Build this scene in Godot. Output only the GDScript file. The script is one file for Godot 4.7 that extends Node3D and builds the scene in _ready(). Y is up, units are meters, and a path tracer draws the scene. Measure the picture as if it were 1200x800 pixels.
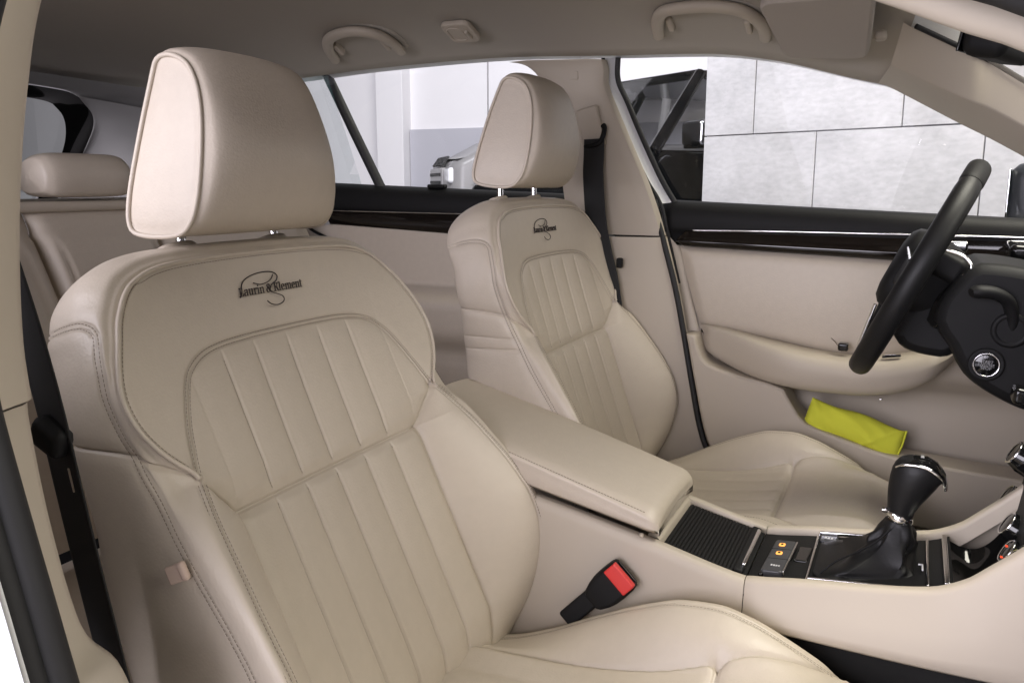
extends Node3D
# A car interior seen from its open passenger door, parked in a showroom.
# x runs forward along the car, y up, z towards the camera's side.

var M := {}


func _ready() -> void:
	# ---- camera
	var cam := Camera3D.new()
	cam.name = "camera"
	cam.position = Vector3(0.754, 1.169, 1.162)
	cam.rotation = Vector3(deg_to_rad(-10.54), deg_to_rad(25.1), 0)
	cam.fov = 43.6
	cam.near = 0.02
	cam.far = 80.0
	add_child(cam)
	# ---- surroundings
	var env := Environment.new()
	env.background_mode = Environment.BG_COLOR
	env.background_color = Color(0.50, 0.49, 0.50)
	env.background_energy_multiplier = 0.2
	env.tonemap_mode = Environment.TONE_MAPPER_LINEAR
	env.tonemap_exposure = 1.14
	env.sdfgi_enabled = true
	env.ssao_enabled = true
	env.ssil_enabled = true
	var we := WorldEnvironment.new()
	we.name = "world"
	we.environment = env
	add_child(we)
	# ---- unseen area lamps beside the open door, ahead, overhead and beyond the car
	lamp("unseen_aisle_lamp", Vector3(-2.8, 3.5, 3.3), Vector3(-0.2, 1.0, 0.4), Vector2(3.6, 1.4), 17.0, Color(0.98, 0.96, 1.0))  # out of view, lights the near headrest and shoulder through the rear window
	lamp("unseen_side_light", Vector3(-0.7, 1.8, 5.0), Vector3(-0.6, 1.6, 0.0), Vector2(7.0, 2.4), 52.0, Color(0.97, 0.95, 1.0))  # out of view, wide soft light on faces turned to the open door
	lamp("unseen_front_lamp", Vector3(5.0, 3.7, 0.5), Vector3(0.2, 0.8, 0.1), Vector2(4.0, 1.8), 14.0, Color(1.0, 0.98, 0.93))  # out of view, lights the seat fronts low through the windscreen
	lamp("unseen_overhead_lamp", Vector3(1.9, 4.2, -0.5), Vector3(0.4, 0.9, 0.1), Vector2(2.2, 2.2), 28.0, Color(1.0, 0.98, 0.92))  # out of view, lights upward faces such as the lid and cushions
	lamp("unseen_far_lamp", Vector3(-1.6, 4.8, -3.2), Vector3(-2.4, 0.8, -7.5), Vector2(6.0, 1.6), 36.0, Color(0.97, 0.97, 1.0))  # out of view, brightens the showroom walls past the far windows
	set_materials()
	make_seats()
	make_roof()
	make_pillars()
	make_front_door()
	make_rear_door()
	make_near_rear_door()
	make_open_door()
	make_rear_cabin()
	make_console()
	make_gear_lever()
	make_buckle()
	make_wheel()
	make_dash()
	make_floor_and_pouch()
	make_roof_fittings()
	make_room()


func lamp(called: String, at: Vector3, target: Vector3, size: Vector2, energy: float, c: Color) -> void:
	var l := AreaLight3D.new()
	l.name = called
	l.area_size = size
	l.light_energy = energy
	l.light_color = c
	l.shadow_enabled = true
	l.area_range = 40.0
	add_child(l)
	l.look_at_from_position(at, target)


func noise_image(kind: int, freq: float, size: int, sd: int, octaves := 3) -> Image:
	var n := FastNoiseLite.new()
	n.noise_type = kind
	n.frequency = freq
	n.seed = sd
	n.fractal_octaves = octaves
	return n.get_seamless_image(size, size)


func normal_tex(img: Image, bump: float) -> ImageTexture:
	img.convert(Image.FORMAT_RGBA8)
	img.bump_map_to_normal_map(bump)
	return ImageTexture.create_from_image(img)


func concrete_tex() -> ImageTexture:
	# cloudy cast concrete with darker smears and small pits
	var big := noise_image(FastNoiseLite.TYPE_SIMPLEX_SMOOTH, 0.012, 512, 21, 5)
	var mid := noise_image(FastNoiseLite.TYPE_SIMPLEX, 0.05, 512, 22, 4)
	var pit := noise_image(FastNoiseLite.TYPE_CELLULAR, 0.06, 512, 23, 1)
	var img := Image.create(512, 512, false, Image.FORMAT_RGB8)
	for y in 512:
		for x in 512:
			var v := 0.47 + 0.15 * (big.get_pixel(x, y).r - 0.5) + 0.12 * (mid.get_pixel(x, (y * 2) % 512).r - 0.5)
			if pit.get_pixel(x, y).r < 0.06:
				v -= 0.05
			img.set_pixel(x, y, lin(v * 0.99, v * 0.99, v * 1.02))
	return ImageTexture.create_from_image(img)


func hide_tex() -> ImageTexture:
	# dyed hide: faint clouding, pores and the odd short crease
	var cloud := noise_image(FastNoiseLite.TYPE_SIMPLEX_SMOOTH, 0.01, 512, 31, 4)
	var pore := noise_image(FastNoiseLite.TYPE_CELLULAR, 0.11, 512, 32, 1)
	var crease := noise_image(FastNoiseLite.TYPE_SIMPLEX, 0.03, 512, 33, 3)
	var img := Image.create(512, 512, false, Image.FORMAT_RGB8)
	for y in 512:
		for x in 512:
			var v := 1.0 + 0.05 * (cloud.get_pixel(x, y).r - 0.5)
			v -= 0.02 * clampf(0.25 - pore.get_pixel(x, y).r, 0.0, 0.25) * 4.0 * 0.5
			v -= 0.012 * (1.0 - smoothstep(0.0, 0.02, absf(crease.get_pixel(x, y).r - 0.5)))
			img.set_pixel(x, y, lin(0.53 * v, 0.466 * v, 0.384 * v))
	return ImageTexture.create_from_image(img)


func set_materials() -> void:
	var hide := normal_tex(noise_image(FastNoiseLite.TYPE_CELLULAR, 0.055, 512, 3, 2), 3.0)
	var fine := normal_tex(noise_image(FastNoiseLite.TYPE_SIMPLEX, 0.12, 512, 5), 3.0)
	var weave := normal_tex(noise_image(FastNoiseLite.TYPE_VALUE, 0.2, 512, 9), 4.0)
	M.leather = grain(mat(Color.WHITE, 0.46), hide, 10.0, 0.4)
	M.leather.albedo_texture = hide_tex()
	M.trim = grain(mat(lin(0.47, 0.413, 0.337), 0.55), fine, 20.0, 0.25)
	M.liner = grain(mat(lin(0.40, 0.365, 0.315), 0.95), weave, 22.0, 0.5)
	M.grey_trim = grain(mat(lin(0.34, 0.33, 0.32), 0.8), fine, 20.0, 0.25)
	M.black_soft = grain(mat(lin(0.009, 0.009, 0.0095), 0.55), fine, 20.0, 0.3)
	M.black_soft.metallic_specular = 0.3
	M.black_leather = grain(mat(lin(0.008, 0.008, 0.0085), 0.45), hide, 16.0, 0.35)
	M.black_leather.metallic_specular = 0.35
	M.black_gloss = mat(lin(0.006, 0.006, 0.006), 0.07)
	M.decor = mat(lin(0.008, 0.006, 0.005), 0.08)
	M.rubber = mat(lin(0.012, 0.012, 0.013), 0.65)
	M.carpet = grain(mat(lin(0.012, 0.012, 0.012), 0.98), weave, 30.0, 0.8)
	M.webbing = grain(mat(lin(0.010, 0.010, 0.011), 0.75), weave, 60.0, 0.6)
	M.chrome = mat(lin(0.82, 0.82, 0.83), 0.12, 1.0)
	M.paint = mat(lin(0.74, 0.75, 0.77), 0.3)
	M.paint.clearcoat_enabled = true
	M.paint.clearcoat_roughness = 0.05
	M.thread = mat(lin(0.17, 0.135, 0.105), 0.8)
	M.thread_dark = mat(lin(0.03, 0.022, 0.02), 0.8)
	M.tag_pink = mat(lin(0.52, 0.40, 0.33), 0.8)
	M.red = mat(lin(0.62, 0.03, 0.025), 0.35)
	M.glass = mat(Color(0.30, 0.36, 0.36, 0.05), 0.02)
	M.glass.transparency = BaseMaterial3D.TRANSPARENCY_ALPHA
	M.tint = mat(Color(0.55, 0.72, 0.72, 0.28), 0.02)
	M.tint.transparency = BaseMaterial3D.TRANSPARENCY_ALPHA
	M.mirror = mat(lin(0.8, 0.82, 0.82), 0.02, 1.0)
	M.visor = grain(mat(lin(0.42, 0.38, 0.34), 0.9), weave, 22.0, 0.5)
	M.switch_grey = mat(lin(0.045, 0.046, 0.05), 0.4)
	M.amber = mat(lin(0.9, 0.45, 0.12), 0.5)
	M.amber.emission_enabled = true
	M.amber.emission = Color(1.0, 0.62, 0.25)
	M.amber.emission_energy_multiplier = 0.8
	M.red_light = mat(lin(0.7, 0.08, 0.02), 0.5)
	M.red_light.emission_enabled = true
	M.red_light.emission = Color(1.0, 0.25, 0.08)
	M.red_light.emission_energy_multiplier = 0.6
	M.print_white = mat(lin(0.55, 0.55, 0.56), 0.6)
	M.print_grey = mat(lin(0.25, 0.25, 0.26), 0.5)
	M.mirror_shell = mat(lin(0.03, 0.032, 0.04), 0.35)
	M.pouch = grain(mat(lin(0.66, 0.68, 0.05), 0.85), weave, 30.0, 0.6)
	M.floor_tile = mat(lin(0.28, 0.28, 0.29), 0.3)
	M.white_wall = mat(lin(0.80, 0.79, 0.80), 0.8)
	M.grey_wall = mat(lin(0.46, 0.46, 0.50), 0.7)
	M.joint = mat(lin(0.34, 0.34, 0.35), 0.9)
	M.concrete = mat(Color.WHITE, 0.8)
	M.concrete.albedo_texture = concrete_tex()
	M.concrete.uv1_triplanar = true
	M.concrete.uv1_world_triplanar = true
	M.concrete.uv1_scale = Vector3.ONE * 0.55
	M.black_paint = mat(lin(0.004, 0.004, 0.0045), 0.08)
	M.black_paint.metallic_specular = 0.3
	M.silver_paint = mat(lin(0.24, 0.235, 0.235), 0.3)
	M.chrome_dark = mat(lin(0.45, 0.45, 0.47), 0.2, 1.0)
	M.lamp_glass = mat(lin(0.75, 0.76, 0.78), 0.1)
	M.dark_glass = mat(Color(0.08, 0.10, 0.10, 0.14), 0.03)
	M.dark_glass.transparency = BaseMaterial3D.TRANSPARENCY_ALPHA


# ---------------------------------------------------------------- helpers
class Geo:
	var v := PackedVector3Array()
	var n := PackedVector3Array()
	var i := PackedInt32Array()


func lin(r: float, g: float, b: float) -> Color:
	return Color(r, g, b).linear_to_srgb()


func mat(c: Color, rough := 0.6, metal := 0.0) -> StandardMaterial3D:
	var m := StandardMaterial3D.new()
	m.albedo_color = c
	m.roughness = rough
	m.metallic = metal
	return m


func grain(m: StandardMaterial3D, tex: Texture2D, per_metre: float, strength: float) -> StandardMaterial3D:
	m.normal_enabled = true
	m.normal_texture = tex
	m.normal_scale = strength
	m.uv1_triplanar = true
	m.uv1_scale = Vector3.ONE * per_metre
	return m


func add_tris(g: Geo, v: PackedVector3Array, idx: PackedInt32Array, facing := Vector3.ZERO) -> void:
	# idx counter-clockwise; smooth normals; turned so that the surface faces out (or along facing)
	var n := PackedVector3Array()
	n.resize(v.size())
	for k in range(0, idx.size(), 3):
		var a := v[idx[k]]
		var c := (v[idx[k + 1]] - a).cross(v[idx[k + 2]] - a)
		n[idx[k]] += c
		n[idx[k + 1]] += c
		n[idx[k + 2]] += c
	var s := 0.0
	var mid := Vector3.ZERO
	if facing == Vector3.ZERO:
		for p in v:
			mid += p
		mid /= v.size()
	for k in range(0, v.size(), 1 + v.size() / 4000):
		s += n[k].dot(facing if facing != Vector3.ZERO else v[k] - mid)
	var base := g.v.size()
	var sg := -1.0 if s < 0.0 else 1.0
	for k in n.size():
		n[k] = (n[k] * sg).normalized()
	g.v.append_array(v)
	g.n.append_array(n)
	var o := PackedInt32Array()
	o.resize(idx.size())
	for k in range(0, idx.size(), 3):
		o[k] = idx[k] + base
		o[k + 1] = idx[k + (2 if s >= 0.0 else 1)] + base
		o[k + 2] = idx[k + (1 if s >= 0.0 else 2)] + base
	g.i.append_array(o)


func skin(g: Geo, rows: Array, wrap := false, cap0 := false, cap1 := false, facing := Vector3.ZERO) -> void:
	var nr := rows.size()
	var nc: int = rows[0].size()
	var v := PackedVector3Array()
	for r in rows:
		v.append_array(PackedVector3Array(r))
	var idx := PackedInt32Array()
	for r in nr - 1:
		for c in (nc if wrap else nc - 1):
			var d := (c + 1) % nc
			var p := r * nc + c
			var q := r * nc + d
			idx.append_array(PackedInt32Array([p, q, q + nc, p, q + nc, p + nc]))
	add_tris(g, v, idx, facing)
	for e in 2:
		if [cap0, cap1][e]:
			var ring: PackedVector3Array = PackedVector3Array(rows[0] if e == 0 else rows[nr - 1])
			var away := Vector3.ZERO
			var cen := Vector3.ZERO
			for p in ring:
				cen += p / ring.size()
			for p in PackedVector3Array(rows[1] if e == 0 else rows[nr - 2]):
				away += p / ring.size()
			var w := ring.duplicate()
			w.append(cen)
			var ci := PackedInt32Array()
			for c in nc:
				ci.append_array(PackedInt32Array([c, (c + 1) % nc, nc]))
			var f := cen - away
			add_tris(g, w, ci, f if f.length() > 1e-7 else Vector3.UP)


func spline(pts: Array, n: int, closed := false) -> PackedVector3Array:
	# Catmull-Rom through the points, resampled at equal distances
	var fine := PackedVector3Array()
	var m := pts.size()
	var segs := m if closed else m - 1
	for s in segs:
		var p0: Vector3 = pts[(s - 1 + m) % m] if closed else pts[maxi(s - 1, 0)]
		var p1: Vector3 = pts[s]
		var p2: Vector3 = pts[(s + 1) % m]
		var p3: Vector3 = pts[(s + 2) % m] if closed else pts[mini(s + 2, m - 1)]
		for k in 12:
			var t := k / 12.0
			fine.append(0.5 * (2.0 * p1 + (p2 - p0) * t + (2.0 * p0 - 5.0 * p1 + 4.0 * p2 - p3) * t * t + (3.0 * p1 - p0 - 3.0 * p2 + p3) * t * t * t))
	fine.append(pts[0] if closed else pts[m - 1])
	return resample(fine, n, closed)


func resample(fine: PackedVector3Array, n: int, closed := false) -> PackedVector3Array:
	var acc := PackedFloat32Array([0.0])
	for k in range(1, fine.size()):
		acc.append(acc[k - 1] + fine[k].distance_to(fine[k - 1]))
	var total := acc[acc.size() - 1]
	var out := PackedVector3Array()
	var j := 0
	for k in n:
		var d := total * k / (n if closed else n - 1)
		while j < fine.size() - 2 and acc[j + 1] < d:
			j += 1
		var span := acc[j + 1] - acc[j]
		out.append(fine[j].lerp(fine[j + 1], clampf((d - acc[j]) / span, 0, 1) if span > 0 else 0.0))
	return out


func cub(xs: PackedFloat32Array, ys: PackedFloat32Array, x: float) -> float:
	# monotone-friendly cubic table look-up
	var m := xs.size()
	if x <= xs[0]:
		return ys[0]
	if x >= xs[m - 1]:
		return ys[m - 1]
	var k := xs.bsearch(x, false) - 1
	k = clampi(k, 0, m - 2)
	var h := xs[k + 1] - xs[k]
	var d := (ys[k + 1] - ys[k]) / h
	var d0 := d if k == 0 else (ys[k] - ys[k - 1]) / (xs[k] - xs[k - 1])
	var d2 := d if k == m - 2 else (ys[k + 2] - ys[k + 1]) / (xs[k + 2] - xs[k + 1])
	var m0 := 0.0 if d0 * d <= 0.0 else 2.0 * d0 * d / (d0 + d)
	var m1 := 0.0 if d2 * d <= 0.0 else 2.0 * d2 * d / (d2 + d)
	if k == 0:
		m0 = d
	if k == m - 2:
		m1 = d
	var t := (x - xs[k]) / h
	var t2 := t * t
	var t3 := t2 * t
	return (2 * t3 - 3 * t2 + 1) * ys[k] + (t3 - 2 * t2 + t) * h * m0 + (3 * t2 - 2 * t3) * ys[k + 1] + (t3 - t2) * h * m1


func tube(g: Geo, path: PackedVector3Array, rad, sides := 8, closed := false, flat := 1.0) -> void:
	# rad: a number or one radius per point; flat squashes the section along its second axis
	var m := path.size()
	var rows := []
	var up := Vector3.UP
	for k in m:
		var a := path[(k - 1 + m) % m] if closed else path[maxi(k - 1, 0)]
		var b := path[(k + 1) % m] if closed else path[mini(k + 1, m - 1)]
		var t := (b - a).normalized()
		if k == 0 and absf(t.dot(up)) > 0.9:
			up = Vector3.RIGHT
		up = (up - t * up.dot(t)).normalized()
		var side := t.cross(up)
		var r: float = rad if rad is float else rad[k]
		var ring := PackedVector3Array()
		for s in sides:
			var w := TAU * s / sides
			ring.append(path[k] + (up * cos(w) * flat + side * sin(w)) * r)
		rows.append(ring)
	if closed:
		rows.append(rows[0])
	skin(g, rows, true, not closed, not closed, Vector3.ZERO)
	if m > 2:   # a bent tube: point the normals away from its own axis
		pass


func ring2(hx: float, hy: float, r: float, seg := 4) -> PackedVector2Array:
	# rounded rectangle
	var out := PackedVector2Array()
	r = minf(r, minf(hx, hy) - 1e-5)
	for q in 4:
		var c = Vector2(hx - r, hy - r) * [Vector2(1, 1), Vector2(-1, 1), Vector2(-1, -1), Vector2(1, -1)][q]
		for k in seg + 1:
			var w := PI / 2 * (q + float(k) / seg)
			out.append(c + Vector2(cos(w), sin(w)) * r)
	return out


func rbox(g: Geo, at: Vector3, size: Vector3, r: float, b := Basis.IDENTITY, corner := -1.0) -> void:
	# box with rounded edges (r) whose four upright corners may be rounder (corner); local y is the stacking axis
	if corner < 0.0:
		corner = r
	var h := size * 0.5
	r = minf(r, minf(h.x, minf(h.y, h.z)) * 0.98)
	var rows := []
	for top in 2:
		for k in 4:
			var w := (PI / 2) * k / 3.0
			if top == 1:
				w = PI / 2 - w
			var ins := r * (1.0 - cos(PI / 2 - w))
			ins = r - r * sin(w)
			var y := (h.y - r) + r * cos(w)
			if top == 0:
				y = -y
			var row := PackedVector3Array()
			for p in ring2(h.x - ins, h.z - ins, maxf(corner - ins, 0.0002)):
				row.append(at + b * Vector3(p.x, y, p.y))
			rows.append(row)
	skin(g, rows, true, true, true)


func lathe(g: Geo, prof: Array, xf: Transform3D, seg := 32, caps := true) -> void:
	# prof: Vector2(radius, height) turned about local y
	var rows := []
	for p in prof:
		var row := PackedVector3Array()
		for s in seg:
			var w := TAU * s / seg
			row.append(xf * Vector3(cos(w) * p.x, p.y, sin(w) * p.x))
		rows.append(row)
	skin(g, rows, true, caps, caps)


func plate(g: Geo, poly: PackedVector2Array, thick: float, bevel: float, xf: Transform3D) -> void:
	# outline in local x,y pulled along local z; front at z = thick with a bevel
	if Geometry2D.is_polygon_clockwise(poly):
		poly = poly.duplicate()
		poly.reverse()
	var m := poly.size()
	var inner := PackedVector2Array()
	for k in m:
		var a := poly[(k - 1 + m) % m]
		var b := poly[(k + 1) % m]
		var t := (b - a).normalized()
		inner.append(poly[k] + Vector2(-t.y, t.x) * bevel)
	var rows := []
	var lay := [[poly, 0.0], [poly, thick - bevel], [inner, thick]]
	if bevel > 0.0:
		var half := PackedVector2Array()
		for k in m:
			half.append(poly[k].lerp(inner[k], 0.3))
		lay.insert(2, [half, thick - bevel * 0.3])
	for l in lay:
		var row := PackedVector3Array()
		for p in l[0]:
			row.append(xf * Vector3(p.x, p.y, l[1]))
		rows.append(row)
	skin(g, rows, true)
	var tri := Geometry2D.triangulate_polygon(inner)
	if tri.is_empty():
		tri = Geometry2D.triangulate_polygon(poly)
	for e in 2:
		var v := PackedVector3Array()
		for p in (inner if e == 1 else poly):
			v.append(xf * Vector3(p.x, p.y, thick if e == 1 else 0.0))
		add_tris(g, v, tri, xf.basis.z * (1.0 if e == 1 else -1.0))


func mesh_of(g: Geo) -> ArrayMesh:
	var a := []
	a.resize(Mesh.ARRAY_MAX)
	a[Mesh.ARRAY_VERTEX] = g.v
	a[Mesh.ARRAY_NORMAL] = g.n
	a[Mesh.ARRAY_INDEX] = g.i
	var m := ArrayMesh.new()
	m.add_surface_from_arrays(Mesh.PRIMITIVE_TRIANGLES, a)
	return m


func part(parent: Node3D, called: String, g: Geo, m: Material, label := "") -> MeshInstance3D:
	var o := MeshInstance3D.new()
	o.name = called
	o.mesh = mesh_of(g)
	o.material_override = m
	parent.add_child(o, true)
	if label:
		o.set_meta("label", label)
	return o


func text_part(parent: Node3D, called: String, words: String, size: float, depth: float, xf: Transform3D, m: Material, font_name := "Droid Sans", bold := false) -> MeshInstance3D:
	var f := SystemFont.new()
	f.font_names = PackedStringArray([font_name])
	if bold:
		f.font_weight = 700
	var t := TextMesh.new()
	t.font = f
	t.text = words
	t.font_size = 64
	t.pixel_size = size / 64.0
	t.depth = depth
	var o := MeshInstance3D.new()
	o.name = called
	o.mesh = t
	o.material_override = m
	o.transform = xf
	parent.add_child(o, true)
	return o


func thing(called: String, label: String, category: String, at := Vector3.ZERO, group := "") -> Node3D:
	var o := Node3D.new()
	o.name = called
	o.position = at
	add_child(o, true)
	o.set_meta("kind", "thing")
	tag(o, label, category, group)
	return o


func tag(o: Node, label: String, category: String, group := "") -> void:
	o.set_meta("label", label)
	o.set_meta("category", category)
	if group:
		o.set_meta("group", group)


func setting(called: String, g: Geo, m: Material, label := "") -> MeshInstance3D:
	var o := part(self, called, g, m, label)
	o.set_meta("kind", "structure")
	return o


func look(fwd: Vector3, up: Vector3) -> Basis:
	# local z = fwd, local y close to up
	var z := fwd.normalized()
	var x := up.cross(z).normalized()
	return Basis(x, z.cross(x), z)


func stitches(g: Geo, pts: PackedVector3Array, nrm: PackedVector3Array, off: float, pitch := 0.0044, r := 0.0004) -> void:
	# a row of thread stitches lying on a surface, off to the side of the line
	var total := 0.0
	var acc := PackedFloat32Array([0.0])
	for k in range(1, pts.size()):
		total += pts[k].distance_to(pts[k - 1])
		acc.append(total)
	var count := int(total / pitch)
	var j := 0
	for s in count:
		var ends := []
		for e in 2:
			var d := (s + (0.14 if e == 0 else 0.86)) * pitch
			while j < pts.size() - 2 and acc[j + 1] < d:
				j += 1
			var f := clampf((d - acc[j]) / maxf(acc[j + 1] - acc[j], 1e-6), 0, 1)
			var t := (pts[j + 1] - pts[j]).normalized()
			var n := nrm[j].lerp(nrm[j + 1], f).normalized()
			ends.append([pts[j].lerp(pts[j + 1], f) + n.cross(t) * off + n * 0.0001, n, n.cross(t)])
		var v := PackedVector3Array()
		for e in 2:
			var c: Array = ends[e]
			v.append(c[0] - c[2] * r)
			v.append(c[0] + c[1] * r * 1.1)
			v.append(c[0] + c[2] * r)
		var tn: Vector3 = ends[0][1]
		add_tris(g, v, PackedInt32Array([0, 1, 4, 0, 4, 3, 1, 2, 5, 1, 5, 4]), tn)


func poly_dist(p: Vector2, pl: PackedVector2Array) -> float:
	var best := 1e9
	for k in pl.size() - 1:
		var a := pl[k]
		var ab := pl[k + 1] - a
		var t := clampf((p - a).dot(ab) / maxf(ab.length_squared(), 1e-12), 0, 1)
		best = minf(best, p.distance_squared_to(a + ab * t))
	return sqrt(best)


func smooth2(pts: PackedVector2Array, n: int) -> PackedVector2Array:
	var a := []
	for p in pts:
		a.append(Vector3(p.x, p.y, 0))
	var out := PackedVector2Array()
	for q in spline(a, n):
		out.append(Vector2(q.x, q.y))
	return out


# ---------------------------------------------------------------- front seats
# back coordinates: a across (+ outboard on the passenger side), h up along the back, n out of the front
const LEAN := 24.6
var OUT_H := PackedFloat32Array()
var OUT_A := PackedFloat32Array()
var OUT_N := PackedFloat32Array()
const EDGE := [[-0.075, 0.225, -0.075], [-0.06, 0.235, -0.055], [-0.04, 0.245, -0.04], [-0.02, 0.251, -0.018], [0.0, 0.2555, 0.005], [0.02, 0.258, 0.024], [0.05, 0.26, 0.047], [0.09, 0.262, 0.068], [0.12, 0.262, 0.076], [0.15, 0.262, 0.077], [0.178, 0.260, 0.072], [0.209, 0.257, 0.065], [0.24, 0.251, 0.056], [0.278, 0.243, 0.044], [0.309, 0.234, 0.032], [0.333, 0.2255, 0.023], [0.345, 0.222, 0.0195], [0.354, 0.226, 0.019], [0.368, 0.239, 0.018], [0.385, 0.252, 0.018], [0.407, 0.263, 0.018], [0.429, 0.267, 0.018], [0.447, 0.265, 0.018], [0.468, 0.258, 0.018], [0.491, 0.247, 0.017], [0.508, 0.238, 0.015], [0.523, 0.227, 0.013], [0.536, 0.216, 0.012], [0.547, 0.202, 0.011], [0.556, 0.182, 0.011], [0.5605, 0.163, 0.011], [0.5635, 0.14, 0.01], [0.566, 0.10, 0.008], [0.5675, 0.05, 0.007], [0.568, 0.0, 0.006]]
var T_SA := [PackedFloat32Array([-0.075, -0.06, 0.0, 0.05, 0.1, 0.16, 0.2, 0.25, 0.296, 0.338, 0.388, 0.443, 0.469, 0.495, 0.52, 0.57]), PackedFloat32Array([0.238, 0.247, 0.266, 0.272, 0.275, 0.275, 0.273, 0.270, 0.266, 0.262, 0.265, 0.2695, 0.267, 0.260, 0.25, 0.22])]
var T_SN := [PackedFloat32Array([-0.075, -0.06, 0.0, 0.05, 0.1, 0.161, 0.2, 0.25, 0.296, 0.338, 0.388, 0.443, 0.469, 0.495, 0.52, 0.57]), PackedFloat32Array([-0.09, -0.07, -0.02, 0.02, 0.045, 0.048, 0.041, 0.027, 0.014, 0.005, -0.002, -0.001, 0.003, 0.003, -0.002, -0.01])]
var T_NB := [PackedFloat32Array([-0.075, 0.2, 0.28, 0.36, 0.42, 0.47, 0.5, 0.52, 0.57]), PackedFloat32Array([-0.12, -0.113, -0.107, -0.093, -0.078, -0.073, -0.068, -0.07, -0.075])]
var T_C := [PackedFloat32Array([-0.08, -0.05, -0.02, 0.01, 0.04, 0.1, 0.3, 0.44, 0.5, 0.53, 0.568]), PackedFloat32Array([-0.08, -0.05, -0.031, -0.019, -0.013, -0.012, -0.012, -0.008, -0.002, 0.001, 0.005])]
var T_E := [PackedFloat32Array([-0.08, -0.05, -0.014, 0.011, 0.036, 0.1, 0.299, 0.32, 0.343, 0.37, 0.40, 0.45, 0.54, 0.568]), PackedFloat32Array([-0.075, -0.04, -0.016, -0.006, 0.0, 0.0, 0.0, 0.006, 0.0145, 0.012, 0.0075, 0.004, 0.009, 0.007])]
const FLUTES := [-0.172, -0.112, -0.057, 0.0, 0.057, 0.112, 0.172]
var UP_SEAM := PackedVector2Array()
var SEAMS := []          # [polyline, doubled]
var FLUTED := PackedVector2Array()


func back_at(a: float, h: float, n: float) -> Vector3:
	var s := sin(deg_to_rad(LEAN))
	var c := cos(deg_to_rad(LEAN))
	return Vector3(-s * h + c * n, c * h + s * n, a)


func back_base(a: float, h: float) -> float:
	var A := absf(a)
	var w := cub(OUT_H, OUT_A, h)
	var nw := cub(OUT_H, OUT_N, h)
	var s0 := 0.172
	var c := cub(T_C[0], T_C[1], h)
	var e := cub(T_E[0], T_E[1], h)
	var low := 1.0 - smoothstep(0.335, 0.352, h)
	if h > 0.299:
		s0 = lerpf(0.173, 0.216, clampf((h - 0.299) / 0.044, 0, 1))
		if h > 0.343:
			s0 = lerpf(0.216, 0.172, smoothstep(0.343, 0.44, h))
	s0 = maxf(minf(s0, w * 0.97), 0.0001)
	if A <= s0:
		var q := A / s0
		return c + (e - c) * q * q
	var t := clampf((A - s0) / maxf(w - s0, 1e-4), 0, 1)
	var f_low := sin(t * PI / 2) * 0.45 + t * 0.55
	var n := e + (nw - e) * lerpf(t, f_low, low)
	return n + low * 0.003 * sin(PI * t) * smoothstep(-0.05, 0.06, h)


func seam_cut(d: float, doubled: bool) -> float:
	if d > 0.02:
		return 0.0
	if doubled:
		var e := (d - 0.0024) / 0.001
		return -0.0018 * exp(-e * e) - 0.0014 * exp(-pow(d / 0.009, 2)) + 0.0006 * exp(-pow(d / 0.0012, 2))
	return -0.0042 * exp(-pow(d / 0.0014, 2)) - 0.0026 * exp(-pow(d / 0.0085, 2))


func flute_cut(a: float, h: float) -> float:
	var A := absf(a)
	if A > 0.172:
		return 0.0
	var k := 0
	while k < 5 and a > FLUTES[k + 1]:
		k += 1
	var lo: float = FLUTES[k]
	var hi: float = FLUTES[k + 1]
	var fade := 0.0
	if h < 0.299:
		fade = smoothstep(0.299, 0.284, h) * smoothstep(-0.06, -0.01, h)
	else:
		fade = smoothstep(0.300, 0.318, h) * smoothstep(0.472, 0.445, h) * 0.85
		if k == 0 or k == 5:
			fade *= 0.8
	if fade <= 0.0:
		return 0.0
	var q := (a - lo) / (hi - lo)
	# a soft roll with a tight stitched valley on the inboard side of each pleat
	var roll := 0.0042 * (1.0 - pow(absf(2.0 * q - 1.0), 2.4))
	var cut := 0.0
	for e in [lo, hi]:
		if absf(e) < 0.17:
			cut -= 0.0019 * exp(-pow((a - e - 0.0006) / 0.0013, 2))
			cut += 0.0006 * exp(-pow((a - e + 0.0030) / 0.0022, 2))
	return (roll + cut - 0.001) * fade


func back_n(a: float, h: float, cuts: Array) -> float:
	var n := back_base(a, h) + flute_cut(a, h)
	var p := Vector2(a, h)
	for c in cuts:
		n += seam_cut(poly_dist(p, c[0]), c[1])
	# the panels are a little full between their seams
	return n


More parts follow.
